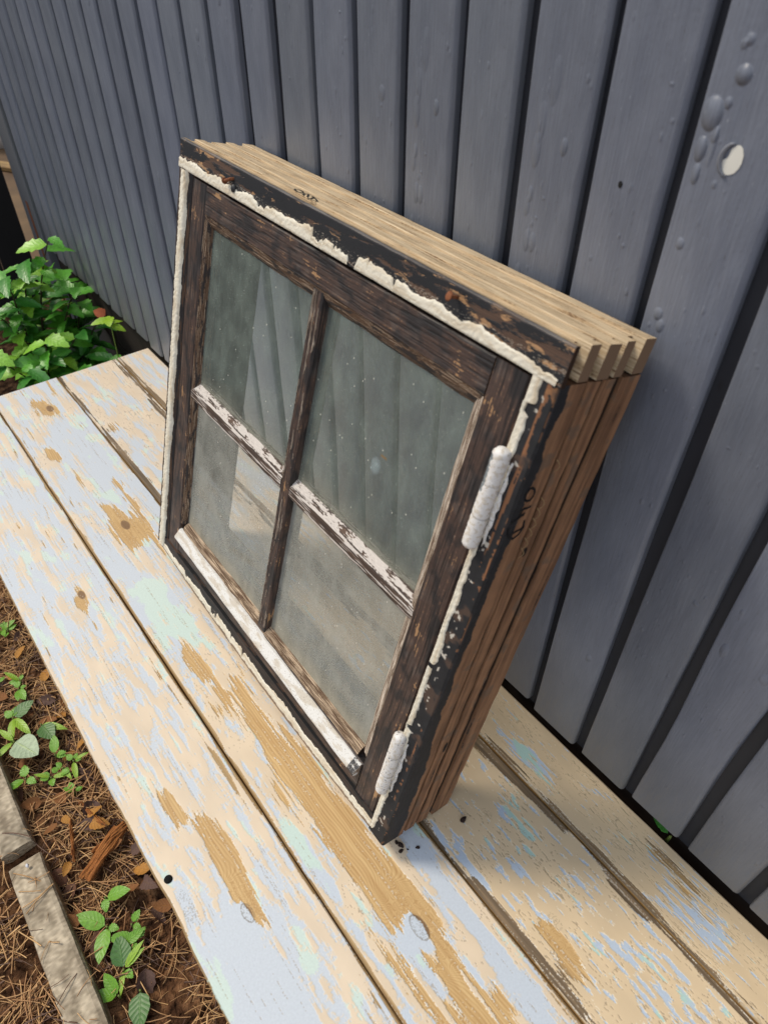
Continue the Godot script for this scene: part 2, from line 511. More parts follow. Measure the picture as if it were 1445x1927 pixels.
# rows 0..h-1 are the top from its wall side to its front side; the last 12 rows are bare edge
func plank_tex(sd: int, z0: float, z1: float, base: Array, blobs: Array, knots: Array) -> Array:
	var w := 2048
	var h := 176
	var top := 164
	var x0 := -1.862
	var x1 := 0.34
	var n1 := nz(w, h, sd, 0.026, 5, 4, 1)           # paint present or gone
	var n2 := nz(w, h, sd + 1, 0.055 if base[7] > 0.5 else 0.085, 5, 4, 1)       # cream or blue
	var n3 := nz(w, h, sd + 2, 0.14, 4, 26, 1)       # grain streaks
	var n4 := nz(w, h, sd + 3, 0.28, 2, 1, 1)        # crumbs
	var n5 := nz(w, h, sd + 4, 0.018, 3, 2, 1)       # mint / blue, tone
	var n6 := nz(w, h, sd + 5, 0.11, 1, 3, 1, FastNoiseLite.TYPE_CELLULAR)
	var n7 := nz(w, h, sd + 6, 0.19, 3, 1, 5)        # brush marks across the board
	var bp := bias_grid(w, h, x0, x1, z0, z1, blobs, 0)
	var bc := bias_grid(w, h, x0, x1, z0, z1, blobs, 1)
	var bm := bias_grid(w, h, x0, x1, z0, z1, blobs, 2)
	var p0: float = base[0]
	var c0: float = base[1]
	var ragged: float = base[2]       # how coarse the cream flakes are
	var wear_a: float = base[3]       # bare width at the wall-side edge, metres
	var wear_b: float = base[4]
	var grey: float = base[5]
	var crack: float = base[6]
	var tint: float = base[7]
	var creams := [Color(0.835, 0.745, 0.605), Color(0.865, 0.795, 0.70)]
	var blues := [Color(0.705, 0.76, 0.825), Color(0.785, 0.81, 0.835)]
	var mints := [Color(0.68, 0.80, 0.765), Color(0.80, 0.855, 0.82)]
	var white := Color(0.88, 0.875, 0.85)
	var wood_l := Color(0.825, 0.695, 0.485)
	var wood_d := Color(0.645, 0.485, 0.285)
	return paint(w, h, func(t, s, i):
		var x: float = lerpf(x0, x1, t)
		var z: float = lerpf(z0, z1, s * h / top)
		var g3: float = n3[i] / 255.0
		var g4: float = n4[i] / 255.0
		var g5: float = n5[i] / 255.0
		var far: float = 1.0 - smoothstep(-1.15, -0.75, x)
		var tn: float = lerpf(tint, 1.0, far * 0.9)
		var cream: Color = creams[0].lerp(creams[1], tn)
		var blue: Color = blues[0].lerp(blues[1], tn)
		var mint: Color = mints[0].lerp(mints[1], tn)
		# wood with its rings
		var ring: float = z * 1500.0 + (g5 - 0.5) * 9.0 + (n1[i] / 255.0 - 0.5) * 2.0 + sin(x * 3.1 + sd) * 4.0
		var kn := 0.0
		var kr := 0.0
		for k in knots:
			var dx: float = (x - k[0]) * 0.5
			var dz: float = z - k[1]
			var dd: float = sqrt(dx * dx + dz * dz)
			if dd < k[2] * 4.0:
				var e: float = exp(-pow(dd / (k[2] * 1.5), 2))
				ring = lerpf(ring, dd * 1500.0 + (g5 - 0.5) * 14.0, e)
				if k.size() > 3 and absf(dd - k[2] * (0.50 + 0.4 * g5)) < 0.0006: kr = 1.0
				kn = maxf(kn, 1.0 - smoothstep(k[2] * 0.55, k[2] * 0.75, dd))
		var gl: float = 0.5 + 0.5 * sin(ring)
		gl = gl * gl * 0.42 + g3 * 0.75
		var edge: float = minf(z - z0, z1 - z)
		var wood: Color = wood_l.lerp(wood_d, clampf(gl * 0.95 - 0.12, 0.0, 1.0))
		wood = wood.lerp(Color(0.50, 0.42, 0.32) * (0.62 + 0.62 * g3), clampf(grey * (1.0 - smoothstep(0.012, 0.03, edge)), 0, 1))
		wood = wood.lerp(Color(0.40, 0.29, 0.19), kn * 0.7)
		if s * h > top:
			oc = Color(0.80, 0.66, 0.42).lerp(Color(0.6, 0.45, 0.26), g3 * 0.8)
			oh = 0.4 + g3 * 0.2
			return
		var p: float = p0 + (n1[i] / 255.0 - 0.5) * 1.25 + (g3 - 0.5) * 0.62 + (g4 - 0.5) * 0.16 + bp[i]
		p -= (1.0 - smoothstep(wear_a * 0.4, wear_a * 1.3, z - z0)) * 0.8 if wear_a > 0.0 else 0.0
		p -= (1.0 - smoothstep(wear_b * 0.4, wear_b * 1.3, z1 - z)) * 0.8 if wear_b > 0.0 else 0.0
		var c: float = c0 + (lerpf(n2[i], n1[(i + 9001) % (w * h)], far * 0.75) / 255.0 - 0.5) * 1.3 + (g3 - 0.5) * 0.55 * ragged + (g4 - 0.5) * 0.16 + (n7[i] / 255.0 - 0.5) * 0.4 * tint + bc[i] - far * 0.20
		if p < 0.0:
			oc = wood
			oh = 0.30 + 0.12 * (1.0 - gl)
			if p > -0.55 and g4 * 0.45 + g3 * 0.62 > 0.66 + (-p) * 0.22:      # crumbs of ground coat left in the grain
				oc = oc.lerp(white, 0.5); oh = 0.48
		else:
			var mm: float = g5 - 0.70 + bm[i] + (g4 - 0.5) * 0.12
			var under: Color = blue.lerp(mint, smoothstep(-0.03, 0.05, mm)) * (0.97 + 0.06 * g4)
			var soft: float = 0.015 + 0.13 * tn
			var k: float = smoothstep(-soft, soft, c + (g4 - 0.5) * 0.12 * tn)
			oc = under.lerp(cream * (0.965 + 0.07 * g5), k)
			oh = lerpf(0.70, 0.86, k)
			if k > 0.5 and crack > 0.0 and n6[i] < 9.0 * crack and g5 > 0.50: oc = oc * 0.84; oh = 0.62
			if tn < 0.5 and c > 0.0 and c < 0.05: oc = oc.lerp(Color(0.96, 0.93, 0.86), 0.5)
			var rim: float = 1.0 - smoothstep(0.02, 0.075, p + (g4 - 0.5) * 0.05)
			oc = oc.lerp(white if g3 > 0.42 else wood, rim * 0.75); oh -= 0.18 * rim
			# hairline scratches down to the ground coat
			if g3 < 0.20 and g4 > 0.55: oc = oc.lerp(Color(0.55, 0.46, 0.35), 0.35); oh -= 0.15
		# grime rubbed into cracks and round the knots
		if p >= 0.0 and kn > 0.3 and sin(ring) > 0.72: oc = oc.lerp(Color(0.34, 0.30, 0.25), 0.25)
		if kr > 0.0 and g4 > 0.25: oc = oc.lerp(Color(0.33, 0.28, 0.22), 0.38)
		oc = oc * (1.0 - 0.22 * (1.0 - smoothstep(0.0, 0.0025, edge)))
		)

func build_bench() -> void:
	var bench := thing("plank_bench", "low plank bench with peeling cream, pale blue and mint paint", "bench")
	var zs := [-0.0005, 0.0931, 0.2553, 0.4238, 0.5868]
	var spec := [
		# front plank last; base: paint, cream, ragged, bare at wall side, bare at front side, grey, cracks
		[[0.70, 0.42, 0.6, 0.0, 0.010, 0.8, 1.0, 0.0], [[-0.36, 0.057, 0.05, 0.012, 0.1, -0.8, 0.25], [-0.117, 0.025, 0.07, 0.012, -0.75, -0.3, 0], [-1.75, 0.04, 0.12, 0.03, -0.1, -0.3, 0], [-0.06, 0.05, 0.05, 0.02, 0.0, -0.6, 0], [-0.2, 0.075, 0.03, 0.008, -0.5, 0, 0], [-1.2, 0.05, 0.3, 0.03, 0, -0.3, 0]], [[-0.31, 0.048, 0.008], [-0.19, 0.06, 0.007]]],
		[[0.62, 0.32, 0.7, 0.017, 0.013, 1.0, 0.9, 0.1], [[-0.15, 0.213, 0.055, 0.016, -1.1, 0, 0], [-0.22, 0.235, 0.05, 0.010, -0.7, 0, 0], [-0.30, 0.14, 0.04, 0.012, 0.1, -0.4, 0.3], [-0.30, 0.232, 0.07, 0.008, 0.3, -0.6, -0.2], [-0.24, 0.19, 0.06, 0.012, 0.1, -0.25, 0.0], [-1.56, 0.2166, 0.03, 0.015, -0.75, 0, 0], [-1.25, 0.24, 0.25, 0.016, -0.5, 0, 0], [-1.1, 0.2, 0.5, 0.04, 0.0, -0.2, 0], [-0.05, 0.15, 0.1, 0.03, 0, -0.3, 0]], [[-0.355, 0.196, 0.008], [-0.176, 0.20, 0.009], [-0.33, 0.17, 0.007]]],
		[[0.54, 0.17, 0.9, 0.004, 0.004, 0.3, 0.5, 0.7], [[-1.216, 0.331, 0.075, 0.032, -1.0, 0, 0], [-1.28, 0.30, 0.12, 0.012, -0.5, 0, 0], [-1.728, 0.3206, 0.055, 0.020, -0.8, 0, 0], [-1.533, 0.371, 0.035, 0.016, -0.7, 0, 0], [-0.97, 0.372, 0.11, 0.035, 0.35, -0.55, 0.42], [-0.80, 0.372, 0.10, 0.013, -0.9, 0, 0], [-0.68, 0.39, 0.06, 0.012, -0.6, 0.1, 0], [-0.52, 0.343, 0.20, 0.022, -1.0, 0, 0], [-0.2, 0.345, 0.28, 0.032, -0.9, 0, 0], [0.1, 0.35, 0.2, 0.03, -0.7, 0, 0], [-0.278, 0.342, 0.03, 0.012, 1.3, -1.0, -0.3], [-0.25, 0.36, 0.06, 0.006, 0.7, -0.9, 0.2], [-0.4414, 0.3963, 0.07, 0.010, 0.5, -0.9, 0.6], [-0.40, 0.278, 0.12, 0.010, 0.5, -1.0, 0.0], [-0.15, 0.285, 0.20, 0.012, 0.5, -0.8, -0.1], [-1.45, 0.30, 0.2, 0.04, 0.2, -0.35, 0], [-0.25, 0.40, 0.2, 0.012, 0.2, -0.1, 0]], [[-0.278, 0.342, 0.013, 1], [-1.216, 0.34, 0.012], [-1.728, 0.3206, 0.012]]],
		[[0.62, 0.11, 1.0, 0.004, 0.003, 0.3, 0.0, 0.9], [[-1.087, 0.4795, 0.05, 0.013, -0.75, 0, 0], [-0.62, 0.517, 0.034, 0.010, -1.1, 0, 0], [-0.486, 0.4945, 0.09, 0.018, -1.0, 0, 0], [-0.43, 0.507, 0.07, 0.022, -0.8, 0, 0], [-0.335, 0.528, 0.12, 0.038, 0.9, -1.1, -0.25], [-0.4277, 0.509, 0.018, 0.008, 1.1, -0.9, -0.3], [-0.36, 0.47, 0.09, 0.014, 0.3, -0.3, 0.2], [-0.66, 0.437, 0.10, 0.006, -0.6, 0, 0], [-0.85, 0.44, 0.05, 0.005, -0.5, 0, 0], [-0.30, 0.565, 0.12, 0.012, 0.3, -0.6, 0.4], [-1.3, 0.46, 0.1, 0.02, -0.3, 0, 0]], [[-0.498, 0.568, 0.007], [-0.471, 0.571, 0.010], [-0.4277, 0.509, 0.009, 1], [-1.087, 0.4795, 0.009]]]]
	for k in 4:
		var z0: float = zs[k] + 0.0012
		var z1: float = zs[k + 1] - 0.0012
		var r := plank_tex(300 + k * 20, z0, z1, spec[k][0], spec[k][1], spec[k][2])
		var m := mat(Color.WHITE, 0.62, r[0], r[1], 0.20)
		var c := 0.0022
		var d := 0.034
		var lift := [0.0, -0.0008, 0.0006, 0.0]
		var prof := PackedVector2Array([Vector2(z0, -c), Vector2(z0 + c, 0), Vector2(z1 - c, 0), Vector2(z1, -c), Vector2(z1, -d), Vector2(z0, -d)])
		var e := 164.0 / 176.0
		var vs := [Vector2(0.0, 0.012), Vector2(0.012, e - 0.012), Vector2(e - 0.012, e), Vector2(e + 0.008, 0.995), Vector2(0.96, 0.97), Vector2(e + 0.008, 0.995)]
		var ph := rng.randf() * 6.0
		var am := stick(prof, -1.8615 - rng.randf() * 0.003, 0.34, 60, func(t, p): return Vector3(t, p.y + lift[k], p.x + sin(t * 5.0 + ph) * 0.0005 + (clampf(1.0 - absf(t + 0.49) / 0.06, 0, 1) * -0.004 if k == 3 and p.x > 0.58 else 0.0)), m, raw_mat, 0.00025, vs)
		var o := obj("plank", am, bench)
		if k == 3:
			obj("bolt_hole", tube([Vector3(-0.5293, -0.02, 0.5708), Vector3(-0.5293, 0.0006, 0.5708)], [0.0058, 0.0058], 16, mat(Color(0.015, 0.013, 0.012), 1.0)), o)
	for x in [-1.6, -0.55, 0.2]:
		obj("crossbar", box(Vector3(x, -0.10, 0.02), Vector3(x + 0.05, -0.0345, 0.55), 0.003, dark_wood, 2), bench)
		for z in [0.04, 0.44]:
			obj("leg", box(Vector3(x + 0.0505, GROUND - 0.01, z), Vector3(x + 0.09, -0.0345, z + 0.09), 0.003, dark_wood, 1), bench)

# ---------------------------------------------------------------- window
func chip(n: float, lo: float) -> bool:
	return n > lo

func build_window() -> void:
	var win := thing("old_window", "weathered four-pane wooden window frame leaning back against the wall", "window", WIN_O)
	win.basis = win_basis()
	var W := Color(0.92, 0.89, 0.815)
	# ---- members' textures
	var w := 1024
	var h := 192
	var a1 := nz(w, h, 501, 0.022, 5, 2, 1)
	var a2 := nz(w, h, 502, 0.20, 4, 30, 1)
	var a3 := nz(w, h, 503, 0.22, 3, 2, 1)
	var a5 := nz(w, h, 505, 0.22, 3, 12, 1)
	var a4 := nz(w, h, 504, 0.012, 3, 1, 1)
	var tar := Color(0.105, 0.105, 0.115)
	var brown := Color(0.27, 0.185, 0.135)
	var tan := Color(0.66, 0.51, 0.36)
	# bare old wood with rests of dark paint: sash members
	var sash_fn := func(_t, _s, i):
		var g: float = a2[i] / 255.0
		var q: float = a1[i] / 255.0
		var f: float = a3[i] / 255.0
		oc = Color(0.225, 0.175, 0.155).lerp(Color(0.345, 0.265, 0.225), clampf(g * 1.5 - 0.4, 0, 1)) * (0.9 + 0.2 * f)
		oc = oc.lerp(tar, clampf((q - 0.50) * 3.0, 0, 0.7))
		oh = 0.5 + (g - 0.5) * 0.7
		var sc: float = a4[i] / 255.0
		oc = oc.lerp(Color(0.40, 0.375, 0.355), clampf((sc - 0.55) * 3.0, 0, 0.55) * clampf(g * 1.6 - 0.4, 0, 1))
		if g > 0.74 and f + (0.5 - q) * 0.9 > 0.66: oc = oc.lerp(Color(0.50, 0.38, 0.28), 0.75)
		if g * 0.7 + f * 0.35 + (0.36 - q) * 1.6 > 0.97: oc = tan * (0.78 + 0.25 * g); oh = 0.35
		if g < 0.30: oc = oc * 0.7; oh -= 0.2
		if f > 0.91 and g > 0.62: oc = Color(0.58, 0.55, 0.52)
	var r := paint(w, h, sash_fn)
	var sash_mat := mat(Color.WHITE, 0.55, r[0], r[1], 0.06)
	# putty bevels: pale ground coat worn to dark and to brown wood
	var putty_fn := func(_t, _s, i):
		var g: float = a2[i] / 255.0
		var q: float = a1[i] / 255.0
		var f: float = a3[i] / 255.0
		oc = Color(0.27, 0.19, 0.135).lerp(Color(0.42, 0.31, 0.21), g)
		oh = 0.4
		if g + (f - 0.5) * 0.25 > 0.66: oc = Color(0.68, 0.60, 0.51); oh = 0.7
		if q + (f - 0.5) * 0.3 > 0.60: oc = Color(0.17, 0.145, 0.13); oh = 0.5
	r = paint(w, h, putty_fn)
	var putty_dark := mat(Color.WHITE, 0.75, r[0], r[1], 0.08)
	var flake_fn := func(_t, _s, i):
		var g: float = a2[i] / 255.0
		var q: float = a1[(i * 3 + 777) % (w * h)] / 255.0
		var f: float = a3[i] / 255.0
		var e: float = a5[i] / 255.0
		oc = Color(0.83, 0.785, 0.745) * (0.92 + 0.1 * f)
		oh = 0.75
		var dark: float = smoothstep(0.0, 0.06, g * 0.55 + e * 0.45 - (1.16 - q * 1.0))
		oc = oc.lerp(Color(0.22, 0.19, 0.175), dark); oh -= 0.3 * dark
		var br: float = smoothstep(0.57, 0.66, (1.0 - g) + (e - 0.5) * 0.2)
		oc = oc.lerp(Color(0.45, 0.335, 0.255), br * 0.85); oh -= 0.3 * br
	r = paint(w, h, flake_fn)
	var uw := 512
	var uh := 256
	var u1 := nz(uw, uh, 531, 0.035, 4, 3, 1)
	var u2 := nz(uw, uh, 532, 0.10, 3, 24, 1)
	var u3 := nz(uw, uh, 533, 0.20, 3, 3, 1)
	r = paint(uw, uh, func(t, s, i):
		var q: float = u1[i] / 255.0
		var g: float = u2[i] / 255.0
		var f: float = u3[i] / 255.0
		var wood: Color = Color(0.20, 0.155, 0.13).lerp(Color(0.43, 0.325, 0.25), clampf(g * 1.5 - 0.4, 0, 1))
		var pale: Color = Color(0.80, 0.765, 0.73) * (0.90 + 0.14 * f)
		var on: float = 0.0
		if s < 0.145:      # the narrow front: dark, a few pale lines
			on = smoothstep(0.60, 0.70, g + (q - 0.5) * 0.5)
		elif s < 0.185:
			on = smoothstep(0.30, 0.45, g + (f - 0.5) * 0.4)
		else:              # the weathered slope: thin white, rubbed through
			on = smoothstep(0.30, 0.52, 0.62 + (f - 0.5) * 0.75 + (g - 0.5) * 0.5 - (q - 0.5) * 1.5 - 0.12 * smoothstep(0.27, 0.31, s))
		oc = wood.lerp(pale, on)
		oh = 0.3 + 0.5 * on)
	var putty_flake := mat(Color.WHITE, 0.75, r[0], r[1], 0.07)
	r = paint(w, h, func(_t, _s, i):
		var g: float = a2[i] / 255.0
		var q: float = a1[i] / 255.0
		var f: float = a3[i] / 255.0
		var k: float = smoothstep(0.40, 0.62, g + (q - 0.5) * 0.5 + (f - 0.5) * 0.2)
		oc = Color(0.37, 0.285, 0.215).lerp(Color(0.80, 0.745, 0.675), k)
		oh = 0.3 + 0.5 * k)
	var putty_pale := mat(Color.WHITE, 0.7, r[0], r[1], 0.09)
	var strip_fn := func(_t, _s, i):
		var f: float = a3[i] / 255.0
		var g: float = a2[i] / 255.0
		oc = Color(0.875, 0.865, 0.84) * (0.96 + 0.05 * f)
		oh = 0.5 + (f - 0.5) * 0.6
		var q: float = a1[i] / 255.0
		oc = oc.lerp(Color(0.72, 0.66, 0.57), clampf((q - 0.48) * 2.2, 0, 0.55))
		if f < 0.22 and g > 0.45: oc = Color(0.50, 0.44, 0.38); oh = 0.25
		if _s < 0.14 or (_s > 0.80 and q > 0.35): oc = oc.lerp(Color(0.42, 0.32, 0.24), 0.7)
		if _t > 0.975 and q + f > 0.95: oc = Color(0.25, 0.24, 0.24); oh = 0.2
	r = paint(w, h, strip_fn)
	var strip_mat := mat(Color.WHITE, 0.6, r[0], r[1], 0.05)

	# ---- head: front strip, face rows 0..0.62 = front from top down, rest top
	var head_fn := func(t, s, i):
		var q: float = a1[i] / 255.0
		var g: float = a2[i] / 255.0
		var f: float = a3[i] / 255.0
		var l: float = a4[i] / 255.0
		var mm: float = s / 0.75 * 0.038          # metres below the top edge
		oh = 0.55 + (f - 0.5) * 0.1
		oc = tar * (0.85 + 0.4 * f)
		var bare: float = 0.75 - 0.36 * exp(-pow((t - 0.92) / 0.08, 2)) - 0.42 * exp(-pow((t - 0.13) / 0.07, 2)) - 0.14 * exp(-pow((t - 0.72) / 0.06, 2))
		if q + (f - 0.5) * 0.35 > bare:
			oc = (tan if l > 0.60 else Color(0.34, 0.255, 0.20)) * (0.7 + 0.5 * g); oh = 0.4
		if mm > 0.020 and f > 0.80 - 0.2 * q: oc = Color(0.66, 0.62, 0.56)
		if mm > 0.0368: oc = oc * 0.6
		if mm < 0.0012: oc = oc.lerp(Color(0.30, 0.28, 0.28), 0.7)
		if s > 0.75: 
			oc = Color(0.72, 0.62, 0.48) * (0.8 + 0.3 * g); oh = 0.4
			if s < 0.80 + 0.06 * q: oc = Color(0.16, 0.15, 0.15)
	r = paint(1024, 192, head_fn)
	var head_mat := mat(Color.WHITE, 0.5, r[0], r[1], 0.10)
	var cut_fn := func(_t, _s, i):     # freshly sawn pale top of the head
		var g: float = a2[i] / 255.0
		var q: float = a1[i] / 255.0
		var f: float = a3[i] / 255.0
		oc = Color(0.845, 0.765, 0.635).lerp(Color(0.66, 0.55, 0.405), clampf(g * 1.5 - 0.45, 0, 1)) * (0.92 + 0.14 * q)
		oh = 0.5 + (g - 0.5) * 0.4
		if g > 0.76 and f > 0.45: oc = Color(0.47, 0.36, 0.25); oh = 0.2
	r = paint(w, h, cut_fn)
	var cut_mat := mat(Color.WHITE, 0.8, r[0], r[1], 0.05)
	var cut_end := mat(Color(0.50, 0.40, 0.31), 0.95, null, r[1], 0.03)
	var along := func(t, p): return Vector3(t, p.x, -p.y)       # profile (v, depth), t = u
	var up := func(t, p): return Vector3(p.x, t, -p.y)          # profile (u, depth), t = v

	var head := Node3D.new()
	head.name = "head"
	win.add_child(head)
	var strips := [[0.0, 0.0065, 0.0, 0.7206, 0.0002], [0.0066, 0.0215, 0.0005, 0.7060, -0.0030], [0.0216, 0.0358, -0.0015, 0.7205, 0.0], [0.0364, 0.047, -0.002, 0.7060, -0.0022], [0.0471, 0.0655, -0.001, 0.7214, -0.0006], [0.0660, 0.0745, -0.009, 0.7070, -0.0020], [0.0746, 0.0880, -0.010, 0.7205, 0.0003], [0.0886, 0.1065, -0.012, 0.7050, -0.0024], [0.1066, 0.1245, -0.019, 0.7190, 0.0004]]
	for k in strips.size():
		var q: Array = strips[k]
		var top: float = WH + q[4]
		if k == 0:
			# front face down, front chamfer, top, back, under
			var prof := PackedVector2Array([Vector2(top - 0.0015, 0.0), Vector2(0.674, 0.0), Vector2(0.674, 0.0065), Vector2(top, 0.0065), Vector2(top, 0.0018)])
			var vs := [Vector2(0.0, 0.75), Vector2(0.75, 0.74), Vector2(0.9, 0.95), Vector2(0.99, 0.78), Vector2(0.02, 0.0)]
			obj("strip", stick(prof, q[2], q[3], 48, along, head_mat, dark_wood, 0.0003, vs), head)
		else:
			var prof := rect(0.678, q[0], top, q[1], 0.0006)
			var b := MB.new()
			var c := MB.new()
			extrude(b, c, prof, around(prof), steps(q[2], q[3], 30), along, 0.0002, 0.0, 1.0)
			# shift the texture of each strip
			for i in b.uv.size(): b.uv[i] += Vector2(k * 0.37, k * 0.21)
			obj("strip", bake(b, cut_mat, c, cut_end), head)

	# ---- right jamb: front face 31 mm then the grooved outer side
	var jp := PackedVector2Array([Vector2(0.690, 0.0), Vector2(0.7185, 0.0), Vector2(0.7207, 0.0025), Vector2(0.7207, 0.0362), Vector2(0.7110, 0.0370), Vector2(0.7110, 0.0408), Vector2(0.7203, 0.0416), Vector2(0.7207, 0.0575), Vector2(0.7095, 0.0585), Vector2(0.7095, 0.0638), Vector2(0.7200, 0.0646), Vector2(0.7200, 0.0822), Vector2(0.7085, 0.0832), Vector2(0.7085, 0.0915), Vector2(0.7207, 0.0925), Vector2(0.7195, 0.1245), Vector2(0.674, 0.1245), Vector2(0.674, 0.039), Vector2(0.690, 0.039)])
	var per := PackedFloat32Array([0.0])
	for j in jp.size(): per.append(per[j] + jp[j].distance_to(jp[(j + 1) % jp.size()]))
	var total := per[jp.size()]
	var jw := 1024
	var jh := 288
	var b1 := nz(jw, jh, 601, 0.028, 5, 2, 1)
	var b2 := nz(jw, jh, 602, 0.13, 4, 40, 1)
	var b3 := nz(jw, jh, 603, 0.10, 4, 2, 1)
	var jamb_fn := func(t, s, i):
		var q: float = b1[i] / 255.0
		var g: float = b2[i] / 255.0
		var f: float = b3[i] / 255.0
		var d: float = s * total
		oc = Color(0.61, 0.45, 0.325).lerp(Color(0.40, 0.275, 0.185), clampf(g * 1.5 - 0.4, 0, 1)) * (0.88 + 0.2 * q)
		oh = 0.5 + (g - 0.5) * 0.3
		if d < 0.031:
			oc = tar * (0.8 + 0.5 * f); oh = 0.55
			if d > 0.018 and g + (f - 0.5) * 0.4 > 0.70 - 0.14 * smoothstep(0.45, 1.0, t): oc = Color(0.44, 0.295, 0.195) * (0.8 + 0.5 * g); oh = 0.4
			if t > 0.93 and q > 0.58 and d > 0.014: oc = Color(0.55, 0.38, 0.24) * (0.7 + 0.5 * g)
			if q > 0.60: oc = oc.lerp(Color(0.31, 0.235, 0.19), clampf((q - 0.60) * 8.0, 0, 0.85))
			if d > 0.006 and d < 0.020 and f + (q - 0.5) * 0.4 > 0.74: oc = Color(0.74, 0.71, 0.66); oh = 0.7
		else:
			var wrap: float = 0.031 + 0.012 + (q - 0.5) * 0.010 + 0.016 * (1.0 - smoothstep(0.1, 0.5, t))
			if d < wrap: oc = tar * (0.95 + 0.5 * f)
			elif q > 0.62: oc = oc.lerp(Color(0.40, 0.34, 0.29), clampf((q - 0.62) * 4.0, 0, 0.6))
			if g > 0.84 and f > 0.45: oc = oc * 0.5; oh = 0.2
			for q3 in [3, 7, 11]:          # groove shade painted into the colour, along with old dirt
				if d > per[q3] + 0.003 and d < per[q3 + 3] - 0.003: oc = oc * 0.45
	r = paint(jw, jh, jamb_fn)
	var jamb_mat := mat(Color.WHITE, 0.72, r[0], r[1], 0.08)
	var jvs := []
	for j in jp.size(): jvs.append(Vector2(per[j], per[j + 1]) / total)
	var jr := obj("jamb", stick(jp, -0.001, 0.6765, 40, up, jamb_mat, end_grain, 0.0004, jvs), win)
	jr.set_meta("label", "right jamb with grooves along its raw outer side")
	# ---- left jamb: dark outer edge then a rounded white bead
	var lp := PackedVector2Array([Vector2(0.0, 0.1245), Vector2(0.0, 0.002), Vector2(0.002, 0.0), Vector2(0.009, 0.0), Vector2(0.012, -0.001), Vector2(0.020, -0.0012), Vector2(0.027, 0.001), Vector2(0.0325, 0.006), Vector2(0.036, 0.014), Vector2(0.036, 0.039), Vector2(0.046, 0.039), Vector2(0.046, 0.1245)])
	var lvs := [Vector2(0.6, 0.98), Vector2(0.0, 0.04), Vector2(0.04, 0.2), Vector2(0.2, 0.26), Vector2(0.26, 0.38), Vector2(0.38, 0.5), Vector2(0.5, 0.56), Vector2(0.56, 0.64), Vector2(0.66, 0.8), Vector2(0.8, 0.85), Vector2(0.85, 0.95), Vector2(0.9, 0.99)]
	r = paint(1024, 192, func(_t, s, i):
		var q: float = a1[i] / 255.0
		var g: float = a2[i] / 255.0
		var f: float = a3[i] / 255.0
		oc = Color(0.16, 0.14, 0.135) * (0.8 + 0.5 * f); oh = 0.5
		if g > 0.62: oc = Color(0.36, 0.26, 0.19)
		if s > 0.64: oc = Color(0.25, 0.19, 0.15) * (0.8 + 0.4 * g))
	var left_mat := mat(Color.WHITE, 0.7, r[0], r[1], 0.10)
	obj("jamb", stick(lp, 0.007, 0.6765, 40, up, left_mat, end_grain, 0.0004, lvs), win)

	# ---- sill under the sash, its lower lip bowed
	r = paint(1024, 192, func(t, s, i):
		var q: float = a1[i] / 255.0
		var g: float = a2[i] / 255.0
		var f: float = a3[i] / 255.0
		oc = tar * (0.7 + 0.5 * f); oh = 0.5
		var lo: float = 0.26 + (q - 0.5) * 0.10
		var hi: float = 0.60 + (a1[(i + 80000) % (w * h)] / 255.0 - 0.5) * 0.36 + (f - 0.5) * 0.14
		if t < 0.1: hi += 0.3 * (0.1 - t) * 10.0
		if s < lo: oc = Color(0.40, 0.31, 0.24).lerp(Color(0.62, 0.55, 0.47), g)
		elif g > 0.66: oc = Color(0.33, 0.25, 0.20)
		if s >= lo and s < 0.62 and f + (q - 0.5) * 0.5 > 0.80: oc = Color(0.76, 0.72, 0.66); oh = 0.7)
	var sill_mat := mat(Color.WHITE, 0.7, r[0], r[1], 0.10)
	var sp := PackedVector2Array([Vector2(0.0, 0.002), Vector2(0.028, 0.0008), Vector2(0.028, 0.039), Vector2(0.038, 0.039), Vector2(0.038, 0.122), Vector2(0.0, 0.122), Vector2(0.0, 0.03)])
	var svs := [Vector2(0.12, 0.98), Vector2(0.9, 0.99), Vector2(0.9, 0.99), Vector2(0.9, 0.99), Vector2(0.9, 0.99), Vector2(0.9, 0.99), Vector2(0.0, 0.12)]
	obj("sill", stick(sp, 0.0, 0.701, 48, func(t, p): return Vector3(t, p.x - (0.0125 * pow(sin(PI * clampf(t / 0.70, 0, 1)), 0.8) if p.x < 0.01 and p.y < 0.02 else 0.0), -p.y), sill_mat, end_grain, 0.0004, svs), win)
	# ---- beads of old white paint along the joint between frame and sash, 1-2 mm thick, with broken edges
	var f1 := FastNoiseLite.new(); f1.seed = 71; f1.frequency = 1.0; f1.fractal_octaves = 4
	r = paint(512, 128, func(_t, _s, i):
		var f: float = a3[(i * 5) % (w * h)] / 255.0
		var q: float = a1[i] / 255.0
		oc = W * (0.93 + 0.10 * f)
		oh = 0.5 + (f - 0.5) * 0.9
		if f < 0.16: oc = Color(0.60, 0.53, 0.45)
		oc = oc.lerp(Color(0.74, 0.66, 0.54), clampf((q - 0.52) * 3.0, 0, 0.65)))
	var bead_mat := mat(Color.WHITE, 0.75, r[0], r[1], 0.06)
	band("paint_bead", win, 0.0005, 0.7160, 420, func(t, a, z): return Vector3(t, a, z), func(t): return 0.6735, func(t):
		if t > 0.414 and t < 0.432: return 0.6735 + 0.010 * clampf((absf(t - 0.423) - 0.005) / 0.004, 0.0, 1.0)
		return 0.6868 - 0.0110 * smoothstep(-0.42, -0.55, f1.get_noise_1d(t * 26.0 + 2000.0)) + f1.get_noise_1d(t * 14.0) * 0.0075 + f1.get_noise_1d(t * 90.0 + 50.0) * 0.0024 - (0.004 * smoothstep(0.60, 0.70, t)) + (0.003 if t > 0.24 and t < 0.40 else 0.0), 0.0016, bead_mat)
